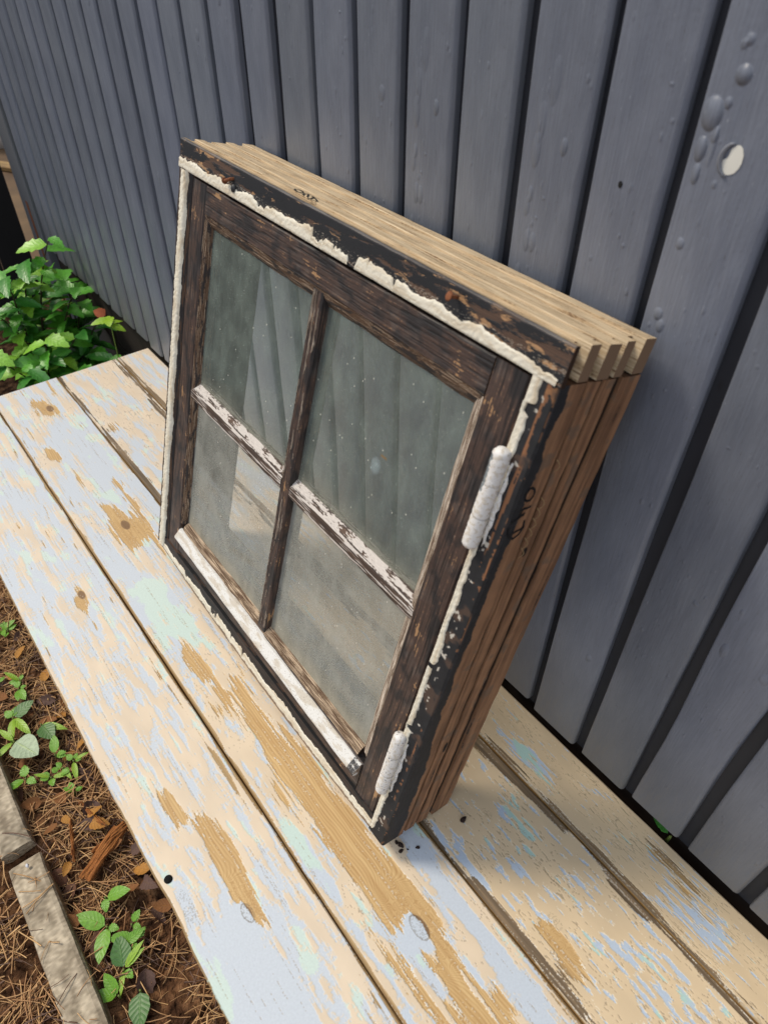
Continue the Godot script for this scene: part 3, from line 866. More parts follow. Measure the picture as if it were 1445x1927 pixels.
	band("paint_bead", win, 0.002, 0.6785, 420, func(t, a, z): return Vector3(a, t, z), func(t): return 0.6905, func(t): return 0.6990 - 0.0085 * smoothstep(-0.34, -0.46, f1.get_noise_1d(t * 24.0 + 2500.0)) + f1.get_noise_1d(t * 12.0 + 300.0) * 0.006 + f1.get_noise_1d(t * 90.0 + 400.0) * 0.0014 + 0.003 * smoothstep(0.5, 0.66, t), 0.0016, bead_mat)
	band("paint_bead", win, 0.002, 0.700, 420, func(t, a, z): return Vector3(t, a - 0.0125 * pow(sin(PI * clampf(t / 0.70, 0, 1)), 0.8) * clampf(1.0 - a / 0.028, 0, 1), z - 0.0018), func(t): return 0.0035 + f1.get_noise_1d(t * 60.0 + 900.0) * 0.002, func(t): return 0.0165 - 0.009 * smoothstep(-0.36, -0.5, f1.get_noise_1d(t * 24.0 + 3100.0)) + f1.get_noise_1d(t * 12.0 + 600.0) * 0.008 + f1.get_noise_1d(t * 80.0 + 700.0) * 0.003, 0.0014, bead_mat)
	band("paint_bead", win, 0.008, 0.6745, 380, func(t, a, z): return Vector3(a, t, z + 0.0009 - 70.0 * pow(maxf(0.0, a - 0.021), 2)), func(t): return 0.0095 + f1.get_noise_1d(t * 40.0 + 1000.0) * 0.0022, func(t): return 0.0285 + f1.get_noise_1d(t * 30.0 + 1200.0) * 0.0015, 0.0022, bead_mat)

	# ---- sash
	var sash := Node3D.new()
	sash.name = "sash"
	win.add_child(sash)
	var gz := 0.0145       # depth of the glass
	var f0 := 0.0022       # depth of the sash's face
	var left_p := rect(0.0400, f0, 0.0800, 0.037, 0.0018)
	obj("stile", stick(left_p, 0.0335, 0.6695, 30, up, sash_mat, dark_wood, 0.0003), sash)
	obj("stile", stick(rect(0.6452, f0, 0.6866, 0.037, 0.0018), 0.0275, 0.6700, 30, up, sash_mat, dark_wood, 0.0003), sash)
	obj("rail", stick(rect(0.6305, f0 + 0.0007, 0.6690, 0.037, 0.0015), 0.0806, 0.6446, 30, along, sash_mat, dark_wood, 0.0003), sash)
	obj("rail", stick(rect(0.0305, f0 + 0.0007, 0.0815, 0.037, 0.0015), 0.0806, 0.6446, 30, func(t, p): return Vector3(t, p.x + (0.6446 - t) * 0.010, -p.y), sash_mat, dark_wood, 0.0003), sash)
	# muntins
	var mv := PackedVector2Array([Vector2(0.3585, f0 + 0.0012), Vector2(0.3770, f0 + 0.0012), Vector2(0.3790, f0 + 0.003), Vector2(0.3800, gz - 0.0006), Vector2(0.3775, 0.036), Vector2(0.3590, 0.036), Vector2(0.3560, gz - 0.0006), Vector2(0.3570, f0 + 0.003)])
	obj("muntin", stick(mv, 0.0900, 0.6302, 26, up, sash_mat, dark_wood, 0.0003), sash)
	# pale paint left along the arrises of the upright muntin
	for q in [[0.3590, 0.0028, 5.0, 0.06], [0.3738, 0.0030, 9.0, 0.0], [0.3660, 0.0026, 14.0, -0.05]]:
		band("paint_flake", sash, 0.10, 0.628, 300, func(t, a, z): return Vector3(a, t, z - f0 - 0.0011), func(t): return q[0], func(t): return q[0] + maxf(0.0, q[1] * (0.48 + q[3] + 2.6 * f1.get_noise_1d(t * 9.0 + q[2] * 100.0) + 0.8 * f1.get_noise_1d(t * 70.0 + q[2]))), 0.0006, putty_pale)
	for e in [[0.0804, 0.3568], [0.3788, 0.6450]]:
		var mh := PackedVector2Array([Vector2(0.3480, f0 + 0.0012), Vector2(0.3610, f0 + 0.0012), Vector2(0.3635, f0 + 0.0030), Vector2(0.3740, gz - 0.0006), Vector2(0.3640, 0.035), Vector2(0.3480, 0.035), Vector2(0.3455, gz - 0.0006), Vector2(0.3460, f0 + 0.0032)])
		obj("muntin", stick(mh, e[0], e[1], 20, func(t, p): return Vector3(t, p.x + (0.3788 - t) * 0.006 if t < 0.37 else p.x, -p.y), putty_flake, dark_wood, 0.0004), sash)
	# putty bevels along stiles and rails: triangle from the face down to the glass
	var bev := func(x0: float, x1: float) -> PackedVector2Array:
		return PackedVector2Array([Vector2(x0, f0 + 0.0012), Vector2(lerpf(x0, x1, 0.35), f0 + 0.0035), Vector2(lerpf(x0, x1, 0.55), f0 + 0.0048), Vector2(x1, gz - 0.0004), Vector2(x0, gz - 0.0004)])
	obj("putty_bead", stick(bev.call(0.0798, 0.0895), 0.098, 0.6300, 30, up, putty_dark, dark_wood, 0.0005), sash)
	obj("putty_bead", stick(bev.call(0.6454, 0.6285), 0.098, 0.6300, 30, up, putty_pale, dark_wood, 0.0006), sash)
	obj("putty_bead", stick(bev.call(0.6306, 0.6135), 0.0806, 0.6446, 30, along, putty_dark, dark_wood, 0.0006), sash)
	obj("putty_bead", stick(bev.call(0.0850, 0.0985), 0.0900, 0.6300, 30, func(t, p): return Vector3(t, p.x + (0.6446 - t) * 0.008, -p.y), mat(Color(0.92, 0.87, 0.80), 0.8, putty_pale.albedo_texture, putty_pale.heightmap_texture, 0.1), dark_wood, 0.0006), sash)
	# white weather strip on the lower rail
	var wp := PackedVector2Array([Vector2(0.0590, f0 + 0.0005), Vector2(0.0595, -0.0060), Vector2(0.0625, -0.0085), Vector2(0.0660, -0.0080), Vector2(0.0790, 0.0008), Vector2(0.0800, f0 + 0.0030)])
	obj("weather_strip", stick(wp, 0.0835, 0.6425, 24, func(t, p): return Vector3(t, p.x + (0.6446 - t) * 0.016, -p.y), strip_mat, strip_mat, 0.0003), sash)
	# panes: glass 3 mm thick with a film of dust on its face
	var glass := StandardMaterial3D.new()
	glass.transparency = BaseMaterial3D.TRANSPARENCY_ALPHA
	glass.albedo_color = Color(0.80, 0.86, 0.83, 0.06)
	glass.roughness = 0.02
	var cells := [[0.084, 0.3585, 0.362, 0.6245], [0.3775, 0.640, 0.362, 0.6245], [0.084, 0.3585, 0.092, 0.348], [0.3775, 0.640, 0.092, 0.348]]
	for k in 4:
		var q: Array = cells[k]
		var pane := obj("glass_pane", box(Vector3(q[0], q[2], -gz - 0.003), Vector3(q[1], q[3], -gz), 0.0002, glass), sash)
		var film := MB.new()
		var nseg := 6
		for y in nseg:
			for x in nseg:
				var c := []
				for e in [[0, 0], [1, 0], [1, 1], [0, 1]]:
					c.append(Vector2(float(x + e[0]) / nseg, float(y + e[1]) / nseg))
				var pp := []
				for e in c: pp.append(Vector3(lerpf(q[0], q[1], e.x), lerpf(q[3], q[2], e.y), -gz + 0.0004))
				film.quad(pp[0], pp[1], pp[2], pp[3], c[0], c[1], c[2], c[3], 1)
		var fm := ArrayMesh.new()
		film.put(fm, dust(k), false)
		obj("dust_film", fm, pane)

	# ---- hinges: barrels thick with old white paint
	for k in 2:
		var hv: Array = [[0.490, 0.604], [0.0905, 0.2055]][k]
		var hinge := Node3D.new()
		hinge.name = "hinge" if k == 0 else "hinge_001"
		win.add_child(hinge)
		var pts := []
		var rad := []
		var n := 60
		for i in n + 1:
			var t := float(i) / n
			var yy := lerpf(hv[0], hv[1], t)
			var e: float = minf(t, 1.0 - t) * (hv[1] - hv[0])
			var rr := 0.0086 * sqrt(clampf(1.0 - pow(1.0 - clampf(e / 0.0075, 0, 1), 2), 0.02, 1.0))
			for kk in [0.34, 0.66]:
				if absf(t - kk) < 0.02: rr *= 0.955
			if k == 0 and i > 50: rr *= 1.04
			pts.append(Vector3(0.6925 + rng.randf_range(-0.0003, 0.0003), yy, 0.0062))
			rad.append(rr * rng.randf_range(0.985, 1.015))
		var hw := 256
		var hh := 96
		var c1 := nz(hw, hh, 700 + k, 0.07, 4)
		var c2 := nz(hw, hh, 710 + k, 0.3, 2)
		r = paint(hw, hh, func(t, s, i):
			var f: float = c1[i] / 255.0
			var f2: float = c2[i] / 255.0
			oc = Color(0.885, 0.87, 0.85) * (0.97 + 0.05 * f2)
			oh = 0.6 + (f - 0.5) * 0.35 + (f2 - 0.5) * 0.4
			if f > 0.62: oc = oc.lerp(Color(0.78, 0.73, 0.65), 0.6)
			if f2 < 0.13 and f > 0.40: oc = Color(0.58, 0.53, 0.47); oh = 0.4
			if absf(t - 0.34) < 0.008 or absf(t - 0.66) < 0.006: oc = oc * 0.85
			if k == 1 and f < 0.20: oc = Color(0.40, 0.38, 0.36); oh = 0.2
			if k == 0 and t > 0.58 and t < 0.93 and absf(fposmod(s - 0.50, 1.0) - 0.10) < 0.055 + (f - 0.5) * 0.06: oc = Color(0.46, 0.49, 0.50); oh = 0.2)
		obj("barrel", tube(pts, rad, 22, mat(Color.WHITE, 0.5, r[0], r[1], 0.07)), hinge)
		# the painted-over flap beside the barrel
		var fp := []
		var fr := []
		for i in 15:
			var t := float(i) / 14.0
			fp.append(Vector3(0.7020 + 0.0010 * sin(i * 1.9), lerpf(hv[0] + 0.006, hv[1] - 0.012, t), -0.0020))
			fr.append(0.0036 * (0.6 + 0.5 * sin(PI * t)) * rng.randf_range(0.85, 1.15))
		obj("flap", tube(fp, fr, 10, mat(Color.WHITE, 0.5, r[0], r[1], 0.1)), hinge)

	# ---- nails, writing, dribbles
	var rust := mat(Color(0.50, 0.29, 0.16), 0.8, null, raw_mat.heightmap_texture, 0.1)
	var nail := Node3D.new(); nail.name = "nail"; win.add_child(nail)
	obj("shank", tube([Vector3(0.5835, 0.7005, -0.001), Vector3(0.5832, 0.7015, 0.011)], [0.0018, 0.0018], 10, rust), nail)
	obj("nail_head", tube([Vector3(0.5832, 0.7015, 0.0108), Vector3(0.5830, 0.7018, 0.0116), Vector3(0.5829, 0.702, 0.0124)], [0.0044, 0.0050, 0.0036], 14, rust), nail)
	var bent := Node3D.new(); bent.name = "bent_nail"; win.add_child(bent)
	obj("shank", tube([Vector3(0.1565, 0.6965, -0.002), Vector3(0.1540, 0.6950, 0.004), Vector3(0.1500, 0.6925, 0.0065), Vector3(0.1450, 0.6905, 0.0065)], [0.0021, 0.0021, 0.0021, 0.0019], 10, rust), bent)
	obj("nail_head", tube([Vector3(0.1450, 0.6905, 0.0065), Vector3(0.1440, 0.6901, 0.0065)], [0.0042, 0.0038], 12, rust), bent)
	obj("nail_head", tube([Vector3(0.1610, 0.6858, -0.002), Vector3(0.1612, 0.6858, 0.0030), Vector3(0.1612, 0.6858, 0.0042)], [0.0044, 0.0050, 0.003], 10, mat(Color(0.16, 0.16, 0.17), 0.5)), bent)
	var ink := mat(Color(0.03, 0.03, 0.035), 0.6)
	var sides := [[[0.5707, 0.0209], [0.5735, 0.0165], [0.5729, 0.0134], [0.5673, 0.0105], [0.5612, 0.012], [0.5586, 0.0161], [0.5588, 0.0205], [0.5621, 0.0230], [0.5669, 0.0234], [0.5707, 0.0209]],
		[[0.5506, 0.0255], [0.5495, 0.0212], [0.5501, 0.0160], [0.5467, 0.0145], [0.5425, 0.0140], [0.5418, 0.0200]], [[0.5440, 0.0200], [0.5394, 0.0135], [0.5363, 0.0059]],
		[[0.5341, 0.0247], [0.525, 0.0276], [0.5180, 0.0245], [0.5141, 0.0180], [0.5180, 0.0100], [0.5222, 0.0070], [0.5284, 0.0049]], [[0.5212, 0.0121], [0.5231, 0.0182], [0.5241, 0.0242], [0.527, 0.0266]]]
	var ib := MB.new()
	for st in sides:
		var pts := []
		for p in st: pts.append(Vector3(0.7212, p[0], -p[1]))
		ribbon(ib, pts, Vector3(1, 0, 0), 0.0026)
	var im := ArrayMesh.new()
	ib.put(im, ink)
	obj("marker_writing", im, win)
	var tops := [[[0.2617, 0.0229], [0.2567, 0.0270], [0.2590, 0.0310], [0.2637, 0.0321], [0.2718, 0.029], [0.274, 0.0236], [0.2680, 0.0216], [0.2617, 0.0229]], [[0.2765, 0.0278], [0.2847, 0.0194]], [[0.2765, 0.0278], [0.2787, 0.0320], [0.2931, 0.0205]], [[0.2866, 0.0317], [0.299, 0.0288], [0.3093, 0.024], [0.308, 0.0176], [0.3037, 0.0135], [0.2997, 0.0205], [0.292, 0.0315]]]
	ib = MB.new()
	for st in tops:
		var pts := []
		for p in st: pts.append(Vector3(p[0], WH + 0.0006, -p[1]))
		ribbon(ib, pts, Vector3(0, 1, 0), 0.0022)
	im = ArrayMesh.new()
	ib.put(im, ink)
	obj("marker_writing", im, win)
	# knots and broken fibres on the raw side
	for q in [[0.4885, 0.0485, 0.006, 0.0035], [0.1751, 0.0530, 0.010, 0.0030], [0.70, 0.05, 0.0, 0.0]]:
		if q[2] > 0.0:
			var kb := MB.new()
			for i in 14:
				var a := TAU * i / 14.0
				var c := TAU * (i + 1) / 14.0
				kb.tri(Vector3(0.7214, q[0], -q[1]), Vector3(0.7209, q[0] + cos(a) * q[2], -q[1] - sin(a) * q[3]), Vector3(0.7209, q[0] + cos(c) * q[2], -q[1] - sin(c) * q[3]), Vector2(), Vector2(), Vector2(), 1)
			var km := ArrayMesh.new()
			kb.put(km, mat(Color(0.13, 0.09, 0.065), 0.95))
			obj("knot", km, win)
	for k in 7:
		var v0 := 0.60 - k * 0.012 - (0.03 if k > 0 else 0.0)
		var pts := []
		for i in 5: pts.append(Vector3(0.7212 + 0.0035 * sin(PI * i / 5.0), v0 - i * 0.003, -0.0375 - 0.004 * sin(i * 0.8)))
		obj("splinter", tube(pts, [0.0006, 0.0006, 0.0005, 0.0005, 0.0003], 5, raw_mat), win)

# a strip of thick paint lying on a face: a = across, z = how far it stands proud
func band(called: String, parent: Node, t0: float, t1: float, n: int, place: Callable, lo: Callable, hi: Callable, thick: float, m: Material) -> void:
	var b := MB.new()
	var fn := FastNoiseLite.new(); fn.seed = 83; fn.frequency = 1.0; fn.fractal_octaves = 3
	var rows := []
	var wide := []
	for i in n + 1:
		var t := lerpf(t0, t1, float(i) / n)
		var a0: float = lo.call(t)
		var a1: float = hi.call(t)
		wide.append(a1 - a0 > 0.0012)
		var row := PackedVector3Array()
		for k in 9:
			var q := k / 8.0
			var e := 1.0 - pow(absf(q * 2.0 - 1.0), 4.0)
			var a := lerpf(a0, a1, q)
			var z := -0.0004 if k == 0 or k == 8 else thick * (0.35 + 0.65 * sqrt(e)) * (1.0 + 0.55 * fn.get_noise_2d(t * 160.0, a * 220.0))
			row.append(place.call(t, a, z))
		rows.append(row)
	for i in n:
		if not (wide[i] and wide[i + 1]): continue
		for k in 8:
			var u0 := float(i) / n * 2.0
			var u1 := float(i + 1) / n * 2.0
			b.quad(rows[i][k], rows[i][k + 1], rows[i + 1][k + 1], rows[i + 1][k], Vector2(u0, k / 8.0), Vector2(u0, (k + 1) / 8.0), Vector2(u1, (k + 1) / 8.0), Vector2(u1, k / 8.0), 1)
	var am := ArrayMesh.new()
	var nrm: Vector3 = (rows[0][4] - rows[0][3]).cross(rows[1][3] - rows[0][3])
	b.put(am, m, nrm.z > 0.0)
	obj(called, am, parent)

func dust(k: int) -> StandardMaterial3D:
	var w := 384
	var h := 384
	var n1 := nz(w, h, 800 + k, 0.012, 5)
	var n2 := nz(w, h, 810 + k, 0.2, 3)
	var n3 := nz(w, h, 820 + k, 0.03, 4, 1, 5)
	var d := PackedByteArray(); d.resize(w * h * 4)
	var low := k >= 2
	for y in h:
		var s := (y + 0.5) / h
		for x in w:
			var i := y * w + x
			var t := (x + 0.5) / w
			var a := (0.41 if low else 0.17 if k == 0 else 0.20) + (n1[i] / 255.0 - 0.5) * 0.26 + (n2[i] / 255.0 - 0.5) * 0.20 + (n3[i] / 255.0 - 0.5) * 0.14
			var e := minf(minf(t, 1.0 - t), minf(s, 1.0 - s))
			a += 0.18 * exp(-e * 22.0)
			if s > 0.86: a += (s - 0.86) * 2.0
			var c := (Color(0.70, 0.70, 0.66) if low else Color(0.59, 0.64, 0.60)).lerp(Color(0.70, 0.66, 0.57), clampf((s - 0.8) * 4.0, 0, 1))
			d[i * 4] = int(c.r * 255); d[i * 4 + 1] = int(c.g * 255); d[i * 4 + 2] = int(c.b * 255)
			d[i * 4 + 3] = clampi(int(a * 255), 20, 240)
	var r := RandomNumberGenerator.new(); r.seed = 900 + k
	for q in 420:      # specks
		var x := r.randi_range(2, w - 3)
		var y := r.randi_range(2, h - 3)
		var big := r.randf() < 0.08
		for yy in range(y, y + (3 if big else 1)):
			for xx in range(x, x + (2 if big else 1)):
				var i := yy * w + xx
				d[i * 4] = 215; d[i * 4 + 1] = 210; d[i * 4 + 2] = 198; d[i * 4 + 3] = 225
	for q in 60:       # wiped streaks and scratches
		var x := r.randf_range(0, w)
		var y := r.randf_range(0, h)
		var an := r.randf_range(0.6, 1.3)
		var ln := r.randi_range(20, 90)
		var up := r.randf() < 0.4
		for j in ln:
			var xx := int(x + cos(an) * j)
			var yy := int(y + sin(an) * j)
			if xx < 0 or yy < 0 or xx >= w or yy >= h: continue
			var i := yy * w + xx
			d[i * 4 + 3] = clampi(d[i * 4 + 3] + (26 if up else -30), 20, 235)
	if k == 1:         # a greasy smear with a crumb of rust
		for y in h:
			for x in w:
				var e := pow((x - 205) / 13.0, 2) + pow((y - 215) / 17.0, 2)
				if e < 1.0:
					var i := y * w + x
					d[i * 4] = 178; d[i * 4 + 1] = 196; d[i * 4 + 2] = 196; d[i * 4 + 3] = clampi(d[i * 4 + 3] + int(70 * (1.0 - e)), 0, 235)
		for y in range(188, 193):
			for x in range(212, 228):
				if (x * 7 + y * 5) % 3 > 0:
					var i := y * w + x
					d[i * 4] = 140; d[i * 4 + 1] = 100; d[i * 4 + 2] = 55; d[i * 4 + 3] = 240
	var m := StandardMaterial3D.new()
	m.transparency = BaseMaterial3D.TRANSPARENCY_ALPHA
	m.albedo_texture = ImageTexture.create_from_image(Image.create_from_data(w, h, false, Image.FORMAT_RGBA8, d))
	m.roughness = 0.5
	m.metallic_specular = 0.4
	return m

# ---------------------------------------------------------------- kerb
func build_kerb() -> void:
	var w := 512
	var h := 128
	var a := nz(w, h, 41, 0.16, 5, 4, 2)
	var b := nz(w, h, 42, 0.35, 3, 1, 2)
	var r := paint(w, h, func(_t, _s, i):
		var g: float = a[i] / 255.0
		var f: float = b[i] / 255.0
		oc = Color(0.56, 0.51, 0.435).lerp(Color(0.80, 0.745, 0.65), clampf(g * 1.4 - 0.2 + (f - 0.5) * 0.7, 0, 1)) * (0.88 + 0.2 * f)
		oh = 0.5 + (f - 0.5) * 0.7 + (g - 0.5) * 0.5)
	var m := mat(Color.WHITE, 0.95, r[0], r[1], 0.2, 0.2)
	var spec := [["kerb_stone", "grey concrete kerb stone running out of the bottom of the photo", -0.916, 0.6, 0.7462, 0.0], ["kerb_stone", "grey concrete kerb stone with the rounded end at the joint", -2.4, -0.945, 0.7505, 0.006]]
	for q in spec:
		var k := thing(q[0], q[1], "kerb stone", Vector3.ZERO, "concrete kerb stones beside the bench")
		var z: float = q[4]
		var y: float = -0.40 + q[5]
		var prof := PackedVector2Array([Vector2(y - 0.10, z - 0.004), Vector2(y - 0.008, z), Vector2(y - 0.002, z + 0.003), Vector2(y, z + 0.01), Vector2(y, z + 0.054), Vector2(y - 0.003, z + 0.060), Vector2(y - 0.01, z + 0.062), Vector2(y - 0.10, z + 0.064)])
		obj("block", stick(prof, q[2], q[3], 40, func(t, p):
			var e: float = minf(t - q[2], q[3] - t)
			var drop: float = 0.012 * pow(clampf(1.0 - e / 0.02, 0, 1), 2)
			return Vector3(t, p.x - drop, p.y), m, m, 0.0008), k)

# ---------------------------------------------------------------- plants
func leaf_mesh(ln: float, wd: float, teeth: float, fold: float, curl: float, sd: int, m: Material, blunt := 0.5) -> ArrayMesh:
	var r := RandomNumberGenerator.new(); r.seed = sd
	var b := MB.new()
	var n := 9
	var rows := []
	for i in n + 1:
		var t := float(i) / n
		var hw := wd * 0.5 * pow(sin(PI * pow(clampf(t, 0.0, 1.0), 0.8 + 0.5 * blunt - 0.3)), 0.75)
		if i > 0 and i < n: hw *= 1.0 + teeth * (0.5 if i % 2 == 0 else -0.5) + r.randf_range(-0.05, 0.05)
		var y := -curl * t * t * ln
		var row := []
		for s in [-1.0, -0.5, 0.0, 0.5, 1.0]:
			row.append(Vector3(s * hw, y + fold * absf(s) * hw + 0.03 * hw * sin(i * 2.0 + s * 3.0), t * ln))
		rows.append(row)
	for i in n:
		for k in 4:
			b.quad(rows[i][k], rows[i + 1][k], rows[i + 1][k + 1], rows[i][k + 1], Vector2(float(i) / n, k / 4.0), Vector2(float(i + 1) / n, k / 4.0), Vector2(float(i + 1) / n, (k + 1) / 4.0), Vector2(float(i) / n, (k + 1) / 4.0), 1)
	var am := ArrayMesh.new()
	b.put(am, m)
	return am

var leaf_tex: Array
func leaf_mat(c: Color, rough: float, back := 0.35) -> StandardMaterial3D:
	if leaf_tex.is_empty():
		var w := 128
		var h := 64
		var a := nz(w, h, 61, 0.06, 4)
		leaf_tex = paint(w, h, func(t, s, i):
			var mid: float = absf(s - 0.5) * 2.0
			var vein: float = absf(fposmod(t * 7.0 - mid * 1.6, 1.0) - 0.5) * 2.0
			oc = Color(1, 1, 1) * (0.82 + 0.2 * a[i] / 255.0)
			oh = 0.5 + 0.2 * vein
			if vein < 0.13: oc = oc * 1.12; oh = 0.4
			if mid < 0.07: oc = oc.lerp(Color(1.0, 1.0, 0.8), 0.5); oh = 0.3)
	var m := mat(c, rough, leaf_tex[0], leaf_tex[1], 0.12)
	m.backlight_enabled = true
	m.backlight = c * back
	return m

func face(at: Vector3, dir: Vector3, up: Vector3, sc := 1.0) -> Transform3D:
	var z := dir.normalized()
	var x := up.cross(z).normalized()
	return Transform3D(Basis(x, z.cross(x), z).scaled(Vector3.ONE * sc), at)

func shrub(label: String, base: Vector3, tips: Array, meshes: Array, per: int, stem: Material, size: float) -> void:
	var s := thing("leafy_shrub", label, "shrub", base, "glossy green shrubs at the far end of the bench")
	for tp in tips:
		var p0 := Vector3(rng.randf_range(-0.05, 0.05), 0, rng.randf_range(-0.04, 0.04))
		var p3: Vector3 = tp - base
		var p1 := p0 + Vector3(0, p3.y * 0.6, 0)
		var pts := []
		var rad := []
		for i in 8:
			var t := i / 7.0
			pts.append(p0.lerp(p1, t).lerp(p1.lerp(p3, t), t))
			rad.append(lerpf(0.005, 0.0015, t))
		var st := obj("stem", tube(pts, rad, 6, stem), s)
		for k in per:
			var t := 1.0 - pow(float(k) / per, 0.9) * 0.85
			var c: Vector3 = p0.lerp(p1, t).lerp(p1.lerp(p3, t), t)
			var an := k * 2.4 + rng.randf_range(-0.5, 0.5)
			var dir := Vector3(cos(an), rng.randf_range(-0.25, 0.45), sin(an))
			var up := Vector3(rng.randf_range(-0.4, 0.5), 1.0, rng.randf_range(-0.2, 0.6))
			var o := obj("leaf", meshes[rng.randi() % meshes.size()], st)
			o.transform = face(c, dir, up, size * rng.randf_range(0.7, 1.15))

func rosette(called: String, label: String, cat: String, at: Vector3, leaves: Array, meshes: Array, group := "") -> void:
	var s := thing(called, label, cat, at, group)
	for q in leaves:          # heading (degrees, 0 = +x), rise, mesh, scale
		var a := deg_to_rad(q[0])
		var o := obj("leaf", meshes[q[2]], s)
		o.transform = face(Vector3(cos(a) * 0.004, 0.004, -sin(a) * 0.004), Vector3(cos(a), q[1], -sin(a)), Vector3(rng.randf_range(-0.2, 0.2), 1, rng.randf_range(-0.1, 0.3)), q[3])
	obj("stem", tube([Vector3(0, -0.015, 0), Vector3(0.001, 0.006, 0)], [0.003, 0.002], 6, leaf_mat(Color(0.42, 0.48, 0.2), 0.6)), s)

func build_plants() -> void:
	var g1 := leaf_mat(Color(0.36, 0.66, 0.19), 0.40)
	var g2 := leaf_mat(Color(0.56, 0.79, 0.24), 0.42)
	var g3 := leaf_mat(Color(0.26, 0.54, 0.19), 0.38)
	var lime := leaf_mat(Color(0.58, 0.74, 0.16), 0.35)
	var stem := mat(Color(0.24, 0.20, 0.12), 0.8)
	var sm := [leaf_mesh(0.085, 0.042, 0.28, 0.25, 0.25, 1, g1), leaf_mesh(0.075, 0.045, 0.25, 0.15, 0.35, 2, g2), leaf_mesh(0.09, 0.040, 0.22, 0.3, 0.2, 3, g3), leaf_mesh(0.07, 0.038, 0.3, 0.2, 0.3, 4, g1)]
	shrub("tallest glossy green shrub, beside the dark fence", Vector3(-2.38, GROUND, 0.17), [Vector3(-2.30, 0.19, 0.07), Vector3(-2.33, 0.13, 0.15), Vector3(-2.30, 0.11, 0.22), Vector3(-2.25, 0.05, 0.05), Vector3(-2.33, 0.03, 0.30), Vector3(-2.45, 0.05, 0.12)], sm, 27, stem, 1.12)
	shrub("middle glossy green shrub, between the tall one and the bench end", Vector3(-2.16, GROUND, 0.24), [Vector3(-2.18, -0.06, 0.10), Vector3(-2.15, -0.03, 0.20), Vector3(-2.10, -0.08, 0.28), Vector3(-2.20, -0.05, 0.36), Vector3(-2.08, -0.12, 0.16)], sm, 25, stem, 1.08)
	shrub("low glossy shrub at the foot of the wall by the bench end", Vector3(-2.05, GROUND, 0.08), [Vector3(-2.10, -0.12, 0.03), Vector3(-2.02, -0.14, 0.09), Vector3(-2.02, -0.10, 0.05), Vector3(-1.97, -0.18, 0.13)], [sm[0], sm[2], sm[2], sm[3]], 15, stem, 1.1)
	shrub("low shrub nearest the left edge of the photo, under the bench corner", Vector3(-2.02, GROUND, 0.36), [Vector3(-2.0, -0.14, 0.30), Vector3(-2.03, -0.12, 0.38), Vector3(-1.98, -0.16, 0.45), Vector3(-2.08, -0.10, 0.42)], sm, 21, stem, 0.98)
	shrub("low dark shrub along the foot of the wall behind the tall one", Vector3(-2.34, GROUND, 0.05), [Vector3(-2.20, -0.05, 0.03), Vector3(-2.30, -0.02, 0.035), Vector3(-2.42, 0.04, 0.03), Vector3(-2.52, 0.02, 0.04), Vector3(-2.24, -0.16, 0.07)], [sm[0], sm[2], sm[2]], 15, stem, 1.1)
	shrub("small-leaved bushy shrub right under the far bench edge", Vector3(-1.97, GROUND, 0.22), [Vector3(-1.96, -0.20, 0.10), Vector3(-1.95, -0.16, 0.18), Vector3(-1.95, -0.18, 0.27), Vector3(-1.94, -0.17, 0.36), Vector3(-1.99, -0.13, 0.31)], [sm[1], sm[3], sm[0]], 15, stem, 0.8)
	var lm := [leaf_mesh(0.06, 0.032, 0.2, 0.1, 0.25, 9, lime), leaf_mesh(0.05, 0.03, 0.1, 0.1, 0.3, 10, leaf_mat(Color(0.45, 0.66, 0.17), 0.35))]
	var sp := thing("seedling", "yellow-green seedling against the wall just past the bench end", "plant", Vector3(-2.04, GROUND, 0.05))
	var stm := obj("stem", tube([Vector3(0, 0, 0), Vector3(0.01, 0.2, 0), Vector3(0.02, 0.48, -0.01)], [0.003, 0.002, 0.0015], 6, leaf_mat(Color(0.4, 0.5, 0.15), 0.6)), sp)
	for k in 5:
		var o := obj("leaf", lm[0], stm)
		var a := 0.4 + k * 1.3
		o.transform = face(Vector3(0.02, 0.48 - k * 0.006, -0.01), Vector3(cos(a), 0.25 - k * 0.1, sin(a)), Vector3(0.2, 1, 0.3), 0.95 - 0.06 * k)
	sp = thing("seedling", "pale green upright seedling before the bench end, among dry leaves", "plant", Vector3(-2.0, GROUND, 0.21))
	stm = obj("stem", tube([Vector3(0, 0, 0), Vector3(0.01, 0.15, 0), Vector3(0.02, 0.30, 0.0)], [0.003, 0.002, 0.0015], 6, leaf_mat(Color(0.4, 0.5, 0.15), 0.6)), sp)
	for k in 5:
		var o := obj("leaf", lm[1 if k else 0], stm)
		var a := 0.2 + k * 1.5
		o.transform = face(Vector3(0.02, 0.30 - k * 0.01, 0), Vector3(cos(a), 0.9 if k == 0 else 0.1, sin(a)), Vector3(0.5, 1, 0.3), 1.1 - 0.05 * k)
	# weeds on the ground beside the bench
	var wg := leaf_mat(Color(0.45, 0.66, 0.18), 0.42)
	var wd := leaf_mat(Color(0.28, 0.46, 0.19), 0.45)
	var wl := leaf_mat(Color(0.58, 0.73, 0.22), 0.42)
	var pale := leaf_mat(Color(0.66, 0.74, 0.60), 0.5)
	var wm := [leaf_mesh(0.052, 0.026, 0.03, 0.15, 0.1, 21, wg, 0.5), leaf_mesh(0.050, 0.034, 0.02, 0.12, 0.1, 22, wd, 0.4), leaf_mesh(0.06, 0.016, 0.0, 0.2, 0.2, 23, wl), leaf_mesh(0.026, 0.018, 0.25, 0.1, 0.2, 24, wg), leaf_mesh(0.075, 0.062, 0.03, 0.12, 0.05, 25, pale, 0.35)]
	var gy := GROUND + 0.012
